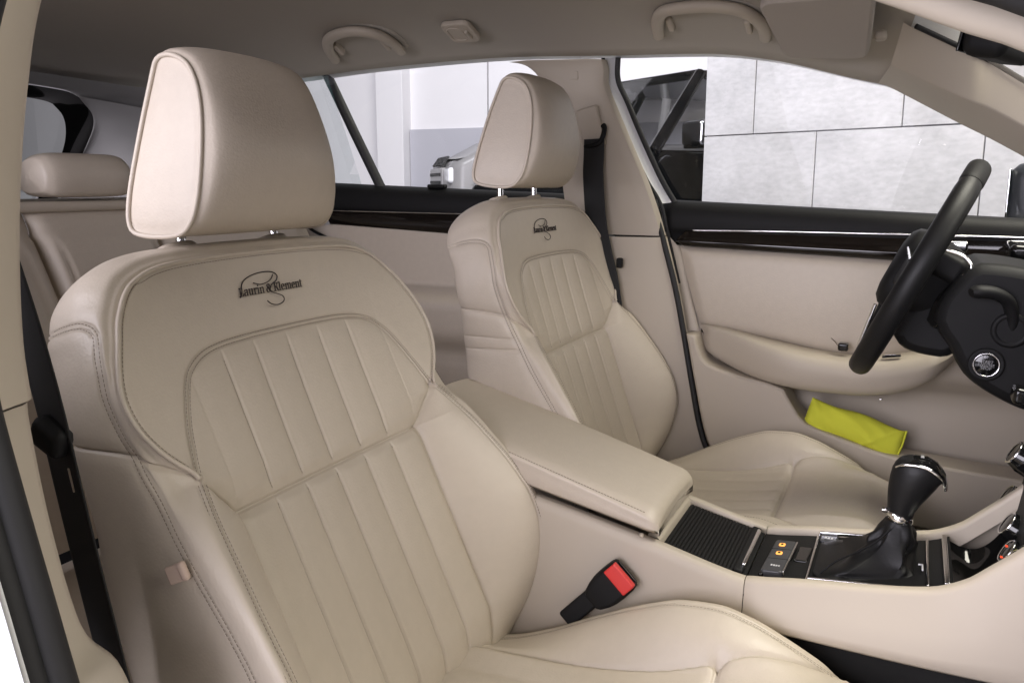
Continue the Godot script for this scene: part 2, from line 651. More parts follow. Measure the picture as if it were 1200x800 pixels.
func set_seat_tables() -> void:
	var pts := []
	for e in EDGE:
		OUT_H.append(e[0])
		OUT_A.append(e[1])
		OUT_N.append(e[2])
	var up := PackedVector2Array([Vector2(0, 0.4745), Vector2(0.05, 0.474), Vector2(0.09, 0.4725), Vector2(0.113, 0.4705), Vector2(0.135, 0.4665), Vector2(0.155, 0.459), Vector2(0.170, 0.4485), Vector2(0.181, 0.435), Vector2(0.192, 0.415), Vector2(0.203, 0.391), Vector2(0.2115, 0.367), Vector2(0.2185, 0.347)])
	var half := smooth2(up, 40)
	var both := PackedVector2Array()
	for k in range(half.size() - 1, 0, -1):
		both.append(Vector2(-half[k].x, half[k].y))
	both.append_array(half)
	UP_SEAM = both
	SEAMS = [[both, true], [PackedVector2Array([Vector2(-0.173, 0.299), Vector2(0.173, 0.299)]), false]]
	for s in [-1.0, 1.0]:
		SEAMS.append([smooth2(PackedVector2Array([Vector2(0.2195 * s, 0.345), Vector2(0.212 * s, 0.336), Vector2(0.196 * s, 0.322), Vector2(0.1735 * s, 0.299)]), 10), false])
		SEAMS.append([smooth2(PackedVector2Array([Vector2(0.1735 * s, 0.299), Vector2(0.173 * s, 0.2), Vector2(0.172 * s, 0.1), Vector2(0.172 * s, 0.03), Vector2(0.168 * s, -0.03), Vector2(0.162 * s, -0.07)]), 12), false])
	FLUTED = both.duplicate()
	FLUTED.append_array(PackedVector2Array([Vector2(0.2195, 0.345), Vector2(0.196, 0.322), Vector2(0.1735, 0.299), Vector2(-0.1735, 0.299), Vector2(-0.196, 0.322), Vector2(-0.2195, 0.345)]))


func pick(v: PackedVector3Array, n: PackedVector3Array, idx: PackedInt32Array) -> Geo:
	# the part of a big surface that these triangles use, with the big surface's normals
	var g := Geo.new()
	var to := PackedInt32Array()
	to.resize(v.size())
	to.fill(-1)
	for k in idx:
		if to[k] < 0:
			to[k] = g.v.size()
			g.v.append(v[k])
			g.n.append(n[k])
		g.i.append(to[k])
	return g


func make_backrest(seat: Node3D, fine: bool, pleated := 0.0) -> MeshInstance3D:
	var NC := 340 if fine else 80
	var NR := 600 if fine else 100
	var e3 := []
	for e in EDGE:
		e3.append(Vector3(e[1], e[0], e[2]))
	var edge := spline(e3, NR)
	# ---- front surface
	var v := PackedVector3Array()
	var ah := PackedVector2Array()
	for r in NR:
		var h := edge[r].y
		var w := maxf(edge[r].x, 0.0)
		var near := []
		for s in SEAMS:
			var lo := 9.0
			var hi := -9.0
			var sub := PackedVector2Array()
			for p in s[0]:
				if absf(p.y - h) < 0.03:
					sub.append(p)
				lo = minf(lo, p.y)
				hi = maxf(hi, p.y)
			if h > lo - 0.02 and h < hi + 0.02:
				near.append(s)
		for c in NC + 1:
			var a := w * (2.0 * c / NC - 1.0)
			var n := edge[r].z
			if c > 0 and c < NC:
				n = back_n(a, h, near)
				var gap := w - absf(a)
				# the stitched edge
				n -= 0.0016 * exp(-pow((gap - 0.0045) / 0.0013, 2))
			v.append(back_at(a, h, n))
			ah.append(Vector2(a, h))
	var idx := {"upper_panel": PackedInt32Array(), "fluted_panel": PackedInt32Array(), "lower_panel": PackedInt32Array(), "bolster": PackedInt32Array(), "bolster_b": PackedInt32Array()}
	var all := PackedInt32Array()
	for r in NR - 1:
		for c in NC:
			var p := r * (NC + 1) + c
			var q := PackedInt32Array([p, p + NC + 2, p + 1, p, p + NC + 1, p + NC + 2])
			all.append_array(q)
			var m := (ah[p] + ah[p + NC + 2]) * 0.5
			var k := "upper_panel"
			if m.y < 0.299:
				k = "lower_panel" if absf(m.x) < 0.1725 else ("bolster" if m.x > 0 else "bolster_b")
			elif Geometry2D.is_point_in_polygon(m, FLUTED):
				k = "fluted_panel"
			elif m.y < 0.345:
				k = "bolster" if m.x > 0 else "bolster_b"
			idx[k].append_array(q)
	var g := Geo.new()
	add_tris(g, v, all, back_at(0, 0, 1))
	var flip: bool = g.i[1] != all[2]
	# ---- shoulders, sides and back
	var body := Geo.new()
	var sides := []
	var NS := 55
	var outer := PackedVector2Array()   # outer seam in (h, n)
	for k in 24:
		var h := -0.05 + 0.54 * k / 23.0
		outer.append(Vector2(h, cub(T_SN[0], T_SN[1], h)))
	for q in [Vector2(0.505, 0.001), Vector2(0.514, -0.005), Vector2(0.520, -0.014), Vector2(0.524, -0.03), Vector2(0.528, -0.06), Vector2(0.53, -0.08)]:
		outer.append(q)
	var cross1 := PackedVector2Array([Vector2(0.425, -0.09), Vector2(0.408, -0.045), Vector2(0.396, -0.018), Vector2(0.387, -0.002)])
	var cross2 := PackedVector2Array([Vector2(0.387, -0.002), Vector2(0.374, 0.006), Vector2(0.362, 0.012), Vector2(0.345, 0.0195)])
	var pleat1 := PackedVector2Array([Vector2(0.378, -0.1), Vector2(0.366, -0.06), Vector2(0.352, -0.02), Vector2(0.347, -0.006)])
	var pleat2 := PackedVector2Array([Vector2(0.355, -0.1), Vector2(0.344, -0.06), Vector2(0.332, -0.02), Vector2(0.328, -0.003)])
	var back_rows := []
	var back_hn := []
	for sgn in [1.0, -1.0]:
		var rows := []
		var hn := []
		for r in NR:
			var p := edge[r]
			var t := (edge[mini(r + 1, NR - 1)] - edge[maxi(r - 1, 0)])
			var o := Vector2(t.y, -t.x).normalized()
			var h := p.y
			var k := smoothstep(0.47, 0.54, h)
			var P0 := Vector3(p.x, p.y, p.z)
			var sa := cub(T_SA[0], T_SA[1], h)
			var S := Vector3(maxf(sa, p.x + 0.001), h, cub(T_SN[0], T_SN[1], h))
			var nb := cub(T_NB[0], T_NB[1], h)
			var B2 := Vector3(S.x + 0.003, h, lerpf(S.z, nb, 0.55))
			var B3 := Vector3(S.x - 0.004, h, nb)
			var B4 := Vector3(S.x - 0.03, h, nb - 0.014)
			var up := clampf(o.y, 0, 1)
			var rise := lerpf(0.008, 0.03, smoothstep(0.0, 0.9, up))
			var S2 := Vector3(p.x + o.x * rise * 0.7, h + o.y * rise * 0.62, p.z - 0.014)
			var C2 := Vector3(p.x + o.x * rise, h + o.y * rise, p.z - 0.047)
			var C3 := Vector3(p.x + o.x * rise * 0.7, h + o.y * rise * 0.55, -0.083)
			var C4 := Vector3(p.x - o.x * 0.025, h - o.y * 0.025, -0.095)
			var crown := (1.0 - smoothstep(0.30, 0.345, h)) * smoothstep(-0.05, 0.03, h)
			var K1 := P0.lerp(S, 0.42) + Vector3(0.003, 0, 0.010) * crown
			var ctl := [P0, K1.lerp(P0.lerp(S2, 0.4), k), S.lerp(S2, k), B2.lerp(C2, k), B3.lerp(C3, k), B4.lerp(C4, k)]
			var row := PackedVector3Array()
			var hr := PackedVector2Array()
			for c in NS + 1:
				var u := 5.0 * c / NS
				var s := mini(int(u), 4)
				var f := u - s
				var q0: Vector3 = ctl[maxi(s - 1, 0)]
				var q1: Vector3 = ctl[s]
				var q2: Vector3 = ctl[s + 1]
				var q3: Vector3 = ctl[mini(s + 2, 5)]
				var q := 0.5 * (2.0 * q1 + (q2 - q0) * f + (2.0 * q0 - 5.0 * q1 + 4.0 * q2 - q3) * f * f + (3.0 * q1 - q0 - 3.0 * q2 + q3) * f * f * f)
				var hnq := Vector2(q.y, q.z)
				hr.append(hnq)
				var cut := 0.0
				if h < 0.54 and p.x > 0.19:
					cut += seam_cut(poly_dist(hnq, outer), true) * 1.2
					if h > 0.32 and h < 0.45:
						cut += seam_cut(minf(poly_dist(hnq, cross1), poly_dist(hnq, cross2)), false)
						if sgn == pleated:
							cut += seam_cut(poly_dist(hnq, pleat1), false) * 0.6
							cut += seam_cut(poly_dist(hnq, pleat2), false) * 0.6
				var gap := q.distance_to(P0)
				cut -= 0.0016 * exp(-pow((gap - 0.0045) / 0.0013, 2))
				var push := Vector3(1, 0, 0.2).lerp(Vector3(o.x, o.y, 0.3), k).normalized() * cut
				row.append(back_at((q.x + push.x) * sgn, q.y + push.y, q.z + push.z))
			rows.append(row)
			hn.append(hr)
		var sv := PackedVector3Array()
		for row in rows:
			sv.append_array(row)
		var si := PackedInt32Array()
		var groups := {"side_panel": PackedInt32Array(), "bolster_edge": PackedInt32Array(), "body": PackedInt32Array()}
		for r in NR - 1:
			for c in NS:
				var p := r * (NS + 1) + c
				var q := PackedInt32Array([p, p + 1, p + NS + 2, p, p + NS + 2, p + NS + 1])
				si.append_array(q)
				var m: Vector2 = (hn[r][c] + hn[r + 1][c + 1]) * 0.5
				var k := "body"
				if c < NS - 8 and m.x < 0.532:
					if m.x < 0.52 and m.y < cub(T_SN[0], T_SN[1], m.x):
						k = "side_panel"
					elif m.x < 0.37 - maxf(m.y, 0.0) and edge[r].y < 0.344:
						k = "bolster_edge"
				groups[k].append_array(q)
		var sg := Geo.new()
		add_tris(sg, sv, si, Vector3(0, 0, sgn))
		var sflip: bool = sg.i[1] != si[2]
		for k in groups:
			var gi: PackedInt32Array = groups[k]
			for j in range(0, gi.size(), 3):
				var b1 := gi[j + 1]
				gi[j + 1] = gi[j + 2]
				gi[j + 2] = b1
				if sflip:
					b1 = gi[j + 1]
					gi[j + 1] = gi[j + 2]
					gi[j + 2] = b1
			groups[k] = pick(sg.v, sg.n, gi)
		sides.append(groups)
		back_rows.append(rows)
		back_hn.append(hn)
	for s in sides:
		var b: Geo = s["body"]
		var base := body.v.size()
		body.v.append_array(b.v)
		body.n.append_array(b.n)
		for k in b.i:
			body.i.append(k + base)
	# rear shell
	var shell := []
	for r in range(0, NR, 6):
		var l: Vector3 = back_rows[0][r][NS]
		var q: Vector3 = back_rows[1][r][NS]
		var row := PackedVector3Array()
		for c in 13:
			var f := c / 12.0
			row.append(l.lerp(q, f) - back_at(0, 0, 1) * 0.014 * sin(PI * f))
		shell.append(row)
	skin(body, shell, false, false, false, -back_at(0, 0, 1))
	var root := part(seat, "backrest", body, M.leather)
	for k in idx:
		var gi: PackedInt32Array = idx[k]
		for j in range(0, gi.size(), 3):
			var b1 := gi[j + 1]
			gi[j + 1] = gi[j + 2]
			gi[j + 2] = b1
			if flip:
				b1 = gi[j + 1]
				gi[j + 1] = gi[j + 2]
				gi[j + 2] = b1
		part(root, k.trim_suffix("_b"), pick(g.v, g.n, gi), M.leather)
	for s in sides:
		part(root, "side_panel", s["side_panel"], M.leather)
		part(root, "bolster_edge", s["bolster_edge"], M.leather)
	# piping round the upper panel
	var pipe := PackedVector3Array()
	var start := 0
	for r in NR:
		if edge[r].y > 0.344:
			start = r
			break
	for r in range(start, NR):
		pipe.append(back_at(edge[r].x, edge[r].y, edge[r].z - 0.0006))
	for r in range(NR - 2, start - 1, -1):
		pipe.append(back_at(-edge[r].x, edge[r].y, edge[r].z - 0.0006))
	var pg := Geo.new()
	tube(pg, resample(pipe, 260), 0.0024, 8)
	part(root, "piping", pg, M.leather)
	# thread
	var th := Geo.new()
	for sgn in [1.0, -1.0]:
		var pl := PackedVector3Array()
		var pn := PackedVector3Array()
		for k in 120:
			var r := int(lerpf(start + 2, NR - 1, k / 119.0))
			var a := maxf(edge[r].x - 0.0045, 0.0)
			var h := edge[r].y - (0.0045 if edge[r].x < 0.2 else 0.0)
			pl.append(back_at(a * sgn, h, back_base(a, h) + 0.0002))
			pn.append(back_at(0, 0, 1))
		stitches(th, smooth_line(pl), pn, 0.0)
	for s in SEAMS:
		if not s[1]:
			continue
		var line := PackedVector3Array()
		var nn := PackedVector3Array()
		for p in s[0]:
			line.append(back_at(p.x, p.y, back_n(p.x, p.y, [s]) + 0.0012))
			nn.append(back_at(0, 0, 1))
		stitches(th, line, nn, 0.0025)
		stitches(th, line, nn, -0.0025)
	for f in FLUTES:
		if absf(f) > 0.15:
			continue
		for span in [[0.306, 0.455], [-0.03, 0.292]]:
			var line := PackedVector3Array()
			var nn := PackedVector3Array()
			for k in 40:
				var h: float = lerpf(span[0], span[1], k / 39.0)
				line.append(back_at(f + 0.0012, h, back_n(f + 0.0012, h, []) + 0.0002))
				nn.append(back_at(0, 0, 1))
			stitches(th, line, nn, 0.0, 0.004, 0.0004)
	for sgn in [1.0, -1.0]:
		var line := PackedVector3Array()
		var line2 := PackedVector3Array()
		var nn := PackedVector3Array()
		var ns := PackedVector3Array()
		for k in 80:
			var h := lerpf(-0.04, 0.343, k / 79.0)
			line.append(back_at((cub(OUT_H, OUT_A, h)) * sgn, h, cub(OUT_H, OUT_N, h) + 0.0004))
			nn.append(back_at(0.1 * sgn, 0, 1.0).normalized())
		stitches(th, line, nn, 0.0046)
		stitches(th, line, nn, -0.0046)
		stitches(th, line, nn, 0.0)
		var ri := 0 if sgn > 0 else 1
		for k in 120:
			var u := k / 119.0 * (outer.size() - 2)
			var j := int(u)
			var q := outer[j].lerp(outer[mini(j + 1, outer.size() - 1)], u - j)
			var best := 9.0
			var hit := Vector2i(0, 0)
			for r in range(2, NR - 2):
				if absf(edge[r].y - q.x) > 0.05:
					continue
				for c in range(2, NS - 2):
					var dd: float = q.distance_squared_to(back_hn[ri][r][c])
					if dd < best:
						best = dd
						hit = Vector2i(r, c)
			var p0: Vector3 = back_rows[ri][hit.x][hit.y]
			var nn2: Vector3 = (back_rows[ri][hit.x + 2][hit.y] - back_rows[ri][hit.x - 2][hit.y]).cross(back_rows[ri][hit.x][hit.y + 2] - back_rows[ri][hit.x][hit.y - 2]).normalized()
			if nn2.z * sgn < 0:
				nn2 = -nn2
			line2.append(p0 + nn2 * 0.0014)
			ns.append(nn2)
		line2 = smooth_line(line2)
		ns = smooth_line(ns)
		stitches(th, line2, ns, 0.0026)
		stitches(th, line2, ns, -0.0026)
	part(root, "stitching", th, M.thread).set_meta("kind", "stuff")
	return root


func smooth_line(p: PackedVector3Array) -> PackedVector3Array:
	for pass_no in 3:
		var o := p.duplicate()
		for k in range(1, p.size() - 1):
			o[k] = p[k - 1] * 0.25 + p[k] * 0.5 + p[k + 1] * 0.25
		p = o
	return p


func make_logo(back: Node3D) -> void:
	# embroidered script with its long flourish
	var at := back_at(0.005, 0.5225, 0.0034)
	var right := Vector3(0, 0, -1)
	var up := back_at(0, 1, 0)
	var b := Basis(right, up, right.cross(up))
	var xf := Transform3D(Basis(b.x, b.y * 1.0 + b.x * 0.32, b.z), at)
	text_part(back, "embroidered_name", "Laurin & Klement", 0.0150, 0.0010, Transform3D(xf.basis * Basis.from_scale(Vector3(0.86, 0.95, 1.0)), at), M.thread_dark, "Droid Serif", false)
	var g := Geo.new()
	var fl := []
	for p in [Vector2(-0.056, -0.006), Vector2(-0.0505, 0.0), Vector2(-0.047, 0.008), Vector2(-0.038, 0.0145), Vector2(-0.022, 0.019), Vector2(-0.004, 0.0205), Vector2(0.01, 0.019), Vector2(0.0165, 0.014), Vector2(0.012, 0.008), Vector2(0.002, 0.004), Vector2(-0.006, -0.003), Vector2(0.004, -0.008), Vector2(0.013, -0.0125), Vector2(0.011, -0.0185), Vector2(0.0, -0.0215), Vector2(-0.011, -0.0195), Vector2(-0.016, -0.0145)]:
		fl.append(at + right * p.x + up * p.y + b.z * 0.0002)
	tube(g, spline(fl, 90), 0.0007, 6)
	var f2 := []
	for p in [Vector2(-0.027, 0.009), Vector2(-0.016, 0.006), Vector2(-0.002, 0.008), Vector2(0.006, 0.012), Vector2(0.010, 0.016)]:
		f2.append(at + right * p.x + up * p.y + b.z * 0.0002)
	tube(g, spline(f2, 30), 0.0006, 6)
	part(back, "embroidered_flourish", g, M.thread_dark)


const HEAD := [Vector2(0.010, 1.3045), Vector2(0.024, 1.3015), Vector2(0.038, 1.293), Vector2(0.049, 1.276), Vector2(0.057, 1.250), Vector2(0.062, 1.217), Vector2(0.064, 1.181), Vector2(0.062, 1.150), Vector2(0.054, 1.128), Vector2(0.037, 1.1145), Vector2(0.0, 1.111), Vector2(-0.029, 1.1145), Vector2(-0.0375, 1.126), Vector2(-0.0375, 1.150), Vector2(-0.032, 1.191), Vector2(-0.023, 1.246), Vector2(-0.011, 1.290), Vector2(-0.003, 1.302)]


func make_headrest(seat: Node3D, raise: float) -> MeshInstance3D:
	# built about the same pivot as the back
	var piv := Vector3(0.282, 0.57, 0)
	var loop3 := []
	for p in HEAD:
		loop3.append(Vector3(p.x, p.y, 0))
	var loop := spline(loop3, 96, true)
	var cen := Vector3(0.008, 1.2, 0)
	var lift := Vector3(-0.3, 1, 0).normalized() * raise
	var g := Geo.new()
	var rows := []
	for k in 49:
		var t := k / 24.0 - 1.0
		var full := pow(maxf(1.0 - pow(absf(t), 2.6), 0.0), 0.42)
		var row := PackedVector3Array()
		for p in loop:
			var d := p - cen
			var half := lerpf(0.111, 0.085, smoothstep(1.11, 1.305, p.y))
			var swell := Vector3(0.031 if d.x > 0 else 0.008, 0.012 * smoothstep(-0.02, 0.1, d.y) + 0.002, 0) * full
			var dirn := d.normalized()
			var q := p + Vector3(dirn.x * swell.x * 1.0, dirn.y * swell.y, 0)
			# creased edge beside the piping
			q -= dirn * 0.0016 * exp(-pow((absf(t) - 0.972) / 0.014, 2))
			row.append(q + Vector3(0, 0, t * (half if t > 0 else half + 0.018)) - piv + lift)
		rows.append(row)
	skin(g, rows, true)
	var root := part(seat, "headrest", g, M.leather)
	for sgn in [1.0, -1.0]:
		var cap := Geo.new()
		var cr := []
		for k in 17:
			var f := 1.0 - k / 16.0
			var row := PackedVector3Array()
			for p in loop:
				var q := cen + (p - cen) * f
				var half := lerpf(0.111, 0.085, smoothstep(1.11, 1.305, q.y))
				var dome := 0.003 * (1.0 - pow(f, 2.6)) - 0.0012 * exp(-pow((f - 0.95) / 0.03, 2))
				row.append(q + Vector3(0, 0, sgn * (half + dome + (0.0 if sgn > 0 else 0.018))) - piv + lift)
			cr.append(row)
		skin(cap, cr, true, false, false, Vector3(0, 0, sgn))
		part(root, "side_panel", cap, M.leather)
		var pg := Geo.new()
		var pp := PackedVector3Array()
		for p in loop:
			var half := lerpf(0.111, 0.085, smoothstep(1.11, 1.305, p.y))
			pp.append(p + (p - cen).normalized() * 0.0004 + Vector3(0, 0, sgn * (half + 0.0006 + (0.0 if sgn > 0 else 0.018))) - piv + lift)
		tube(pg, pp, 0.0028, 8, true)
		part(root, "piping", pg, M.leather)
		var bar := Geo.new()
		var z: float = 0.078 * sgn
		tube(bar, PackedVector3Array([Vector3(0.008, 1.07, z) - piv, Vector3(0.004, 1.10, z) - piv, Vector3(-0.002, 1.16, z) - piv + lift]), 0.0058, 14)
		part(root, "post", bar, M.chrome)
	return root


func make_guides(seat: Node3D) -> Array:
	var out := []
	for sgn in [1.0, -1.0]:
		var g := Geo.new()
		var up := back_at(0, 1, 0)
		var b := look(Vector3(0, 0, 1), up)
		var at := back_at(0.0785 * sgn, 0.5935, -0.040)
		lathe(g, [Vector2(0.025, -0.006), Vector2(0.026, 0.001), Vector2(0.026, 0.004), Vector2(0.0235, 0.0065), Vector2(0.014, 0.0078), Vector2(0.0085, 0.008), Vector2(0.0068, 0.0076)], Transform3D(Basis(b.x * 0.62, b.y, b.z), at), 28)
		out.append(part(seat, "headrest_guide", g, M.trim))
	return out


# cushion, in world x and height about the pivot (0.282, 0.57)
var T_YC := [PackedFloat32Array([0.2, 0.3, 0.4, 0.5, 0.575, 0.62, 0.66, 0.7, 0.75]), PackedFloat32Array([0.553, 0.558, 0.563, 0.574, 0.588, 0.598, 0.604, 0.606, 0.602])]
var T_YR := [PackedFloat32Array([0.2, 0.287, 0.339, 0.412, 0.481, 0.525, 0.568, 0.61, 0.651, 0.692, 0.72, 0.78]), PackedFloat32Array([0.52, 0.541, 0.562, 0.600, 0.631, 0.645, 0.648, 0.639, 0.622, 0.602, 0.588, 0.578])]


func make_cushion(seat: Node3D, lift: float, low_side := 0.0) -> MeshInstance3D:
	var piv := Vector3(0.282, 0.57, 0)
	var NX := 240
	var keysA := [0.0, 0.09, 0.128, 0.165, 0.2, 0.222, 0.240, 0.250, 0.250]
	var path := spline([Vector3(0.2, 0, 0), Vector3(0.45, 0, 0), Vector3(0.68, 0, 0), Vector3(0.735, -0.004, 0), Vector3(0.775, -0.02, 0), Vector3(0.793, -0.05, 0), Vector3(0.795, -0.1, 0), Vector3(0.78, -0.19, 0)], NX)
	var v := PackedVector3Array()
	var xa := PackedVector2Array()
	var half := 160
	var cols := half * 2 + 1
	var seams := []
	for s in [-1.0, 1.0]:
		seams.append([smooth2(PackedVector2Array([Vector2(0.2, 0.13 * s), Vector2(0.4, 0.132 * s), Vector2(0.52, 0.138 * s), Vector2(0.583, 0.147 * s)]), 14), false])
		seams.append([smooth2(PackedVector2Array([Vector2(0.583, 0.147 * s), Vector2(0.63, 0.165 * s), Vector2(0.68, 0.19 * s), Vector2(0.715, 0.222 * s)]), 10), false])
	seams.append([PackedVector2Array([Vector2(0.583, -0.147), Vector2(0.583, 0.147)]), false])
	var cfine := []
	for c in cols:
		cfine.append(8.0 * absf(c - half) / half)
	for r in NX:
		var x := path[r].x
		var drop := path[r].y
		var yc := cub(T_YC[0], T_YC[1], x)
		var yr := cub(T_YR[0], T_YR[1], x)
		if drop < -0.03:
			yr = minf(yr, yc)
		var narrow := 1.0 - 0.06 * smoothstep(0.68, 0.8, x)
		var ky := [yc, yc + 0.002, yc + 0.007, lerpf(yc + 0.007, yr, 0.70), yr, yr - 0.005, yr - 0.026, yr - 0.075, 0.40]
		for c in cols:
			var u: float = cfine[c]
			var s := mini(int(u), 7)
			var f := u - s
			var i0 := maxi(s - 1, 0)
			var i3 := mini(s + 2, 8)
			var a: float = _cr(keysA[i0] if s > 0 else -0.09, keysA[s], keysA[s + 1], keysA[i3], f) if s > 0 else keysA[1] * f
			var y := _cr(ky[i0] if s > 0 else ky[1], ky[s], ky[s + 1], ky[i3], f)
			a *= (1.0 if c >= half else -1.0) * narrow
			if c > half:
				y -= low_side * smoothstep(0.12, 0.19, absf(a))
			var d := 0.0
			if x < 0.72 and absf(a) < 0.23:
				for sm in seams:
					d += seam_cut(poly_dist(Vector2(x, a), sm[0]), sm[1]) * 1.5
				if x < 0.585 and absf(a) < 0.135:
					var q := absf(fposmod(a / 0.0535 + 0.5, 1.0) * 2.0 - 1.0)
					d += 0.0032 * (1.0 - pow(q, 2.4)) * smoothstep(0.585, 0.565, x)
			if x < 0.74 and drop > -0.01:
				var e := (absf(absf(a) - 0.2) - 0.0024) / 0.0011
				d -= 0.0013 * exp(-e * e)
			v.append(Vector3(x, y + drop + d + lift, a) - piv)
			xa.append(Vector2(x, a))
	var sets := {"cushion": PackedInt32Array(), "fluted_insert": PackedInt32Array(), "bolster": PackedInt32Array(), "bolster_b": PackedInt32Array()}
	var all := PackedInt32Array()
	for r in NX - 1:
		for c in cols - 1:
			var p := r * cols + c
			var q := PackedInt32Array([p, p + 1, p + cols + 1, p, p + cols + 1, p + cols])
			all.append_array(q)
			var m := (xa[p] + xa[p + cols + 1]) * 0.5
			var k := "cushion"
			var A := absf(m.y)
			var lim := 0.132 + 0.015 * smoothstep(0.4, 0.583, m.x)
			if m.x < 0.583 and A < lim:
				k = "fluted_insert"
			elif A < 0.2 and (A > lerpf(0.147, 0.222, clampf((m.x - 0.583) / 0.132, 0, 1)) or m.x < 0.583):
				k = "bolster" if m.y > 0 else "bolster_b"
			sets[k].append_array(q)
	var g := Geo.new()
	add_tris(g, v, all, Vector3.UP)
	var flip: bool = g.i[1] != all[2]
	var root: MeshInstance3D = null
	for k in sets:
		var gi: PackedInt32Array = sets[k]
		for j in range(0, gi.size(), 3):
			if not flip:
				var b1 := gi[j + 1]
				gi[j + 1] = gi[j + 2]
				gi[j + 2] = b1
		if gi.is_empty():
			continue
		var o := part(seat if root == null else root, k.trim_suffix("_b"), pick(g.v, g.n, gi), M.leather)
		if root == null:
			root = o
	var th := Geo.new()
	for s in [-1.0, 1.0]:
		var line := PackedVector3Array()
		var nn := PackedVector3Array()
		for k in 60:
			var x := lerpf(0.25, 0.71, k / 59.0)
			line.append(Vector3(x, cub(T_YR[0], T_YR[1], x) + lift - 0.0004 - (low_side if s > 0 else 0.0), 0.2 * s) - piv)
			nn.append(Vector3(0, 1, 0.15 * s).normalized())
		stitches(th, line, nn, 0.003)
		stitches(th, line, nn, -0.003)
	part(root, "stitching", th, M.thread).set_meta("kind", "stuff")
	return root


func _cr(p0: float, p1: float, p2: float, p3: float, t: float) -> float:
	return 0.5 * (2.0 * p1 + (p2 - p0) * t + (2.0 * p0 - 5.0 * p1 + 4.0 * p2 - p3) * t * t + (3.0 * p1 - p0 - 3.0 * p2 + p3) * t * t * t)


func make_seats() -> void:
	set_seat_tables()
	var base := Vector3(0.45, 0.30, 0.365)
	var piv := Vector3(0.282, 0.57, 0.365) - base
	var s := thing("passenger_seat", "cream leather front seat nearest the camera, with fluted back and script logo", "car seat", base, "front seats")
	var b := make_backrest(s, true)
	b.position = piv
	make_logo(b)
	var h := make_headrest(s, 0.0)
	h.position = piv
	for o in make_guides(s):
		o.position = piv
	var c := make_cushion(s, 0.0)
	c.position = piv
	var frame := Geo.new()
	rbox(frame, Vector3(0, -0.10, 0), Vector3(0.50, 0.14, 0.46), 0.02)
	part(s, "seat_base", frame, M.black_soft).position = Vector3(0.03, 0.14, 0)
	# driver's seat: the same pieces, its back more upright and the whole seat set higher
	var d: Node3D = s.duplicate()
	d.name = "driver_seat"
	add_child(d)
	d.position = base + Vector3(-0.0055, 0.0158, -0.73)
	tag(d, "cream leather driver's seat by the far door, behind the steering wheel", "car seat", "front seats")
	for o in d.get_children():
		var n := String(o.name)
		if n == "backrest":
			d.remove_child(o)
			o.free()
		elif n == "headrest" or n.begins_with("headrest_guide"):
			o.rotation.z = deg_to_rad(-5.86)
			if n == "headrest":
				o.position += Vector3(-0.003, 0.010, 0)
		elif n == "cushion":
			d.remove_child(o)
			o.free()
	var db := make_backrest(d, true, 1.0)
	db.position = piv
	db.rotation.z = deg_to_rad(-5.86)
	make_logo(db)
	var dc := make_cushion(d, 0.012, 0.032)
	dc.position = piv
	# airbag tag on the passenger seat's outer side
	var t := Geo.new()
	var at := back_at(0.2765, 0.2745, 0.010)
	var tb := look(back_at(1, 0, 0.25), back_at(0, 1, 0))
	rbox(t, at, Vector3(0.019, 0.017, 0.0055), 0.0022, tb)
	rbox(t, at + tb * Vector3(0.0085, 0, 0.0012), Vector3(0.0075, 0.018, 0.0075), 0.003, tb)
	part(b, "side_tag", t, M.tag_pink)


# ---------------------------------------------------------------- the car round the seats
func v3(a: Array) -> Array:
	var out := []
	for k in range(0, a.size(), 3):
		out.append(Vector3(a[k], a[k + 1], a[k + 2]))
	return out


func flipz(a: Array) -> Array:
	var out := []
	for p in a:
		out.append(Vector3(p.x, p.y, -p.z))
	return out


func band(g: Geo, curves: Array, n: int, facing: Vector3) -> void:
	var rows := []
	for c in curves:
		rows.append(spline(c, n))
	skin(g, rows, false, false, false, facing)


func span(a: float, b: float, n: int) -> Array:
	var out := []
	for k in n:
		out.append(lerpf(a, b, k / float(n - 1)))
	return out


var T_YE := [PackedFloat32Array([-1.25, -0.8, -0.65, -0.43, -0.15, 0.16, 0.35, 0.47, 0.63, 0.69, 0.78]), PackedFloat32Array([1.40, 1.42, 1.428, 1.439, 1.444, 1.432, 1.424, 1.406, 1.362, 1.346, 1.31])]
var T_YM := [PackedFloat32Array([-1.25, -0.8, -0.4, 0.0, 0.4, 0.6, 0.78]), PackedFloat32Array([1.44, 1.49, 1.515, 1.52, 1.51, 1.485, 1.44])]


func liner_y(x: float, z: float) -> float:
	var e := cub(T_YE[0], T_YE[1], x)
	var c := cub(T_YM[0], T_YM[1], x)
	return e + (c - e) * (1.0 - pow(minf(1.0, absf(z) / 0.635), 4.0))


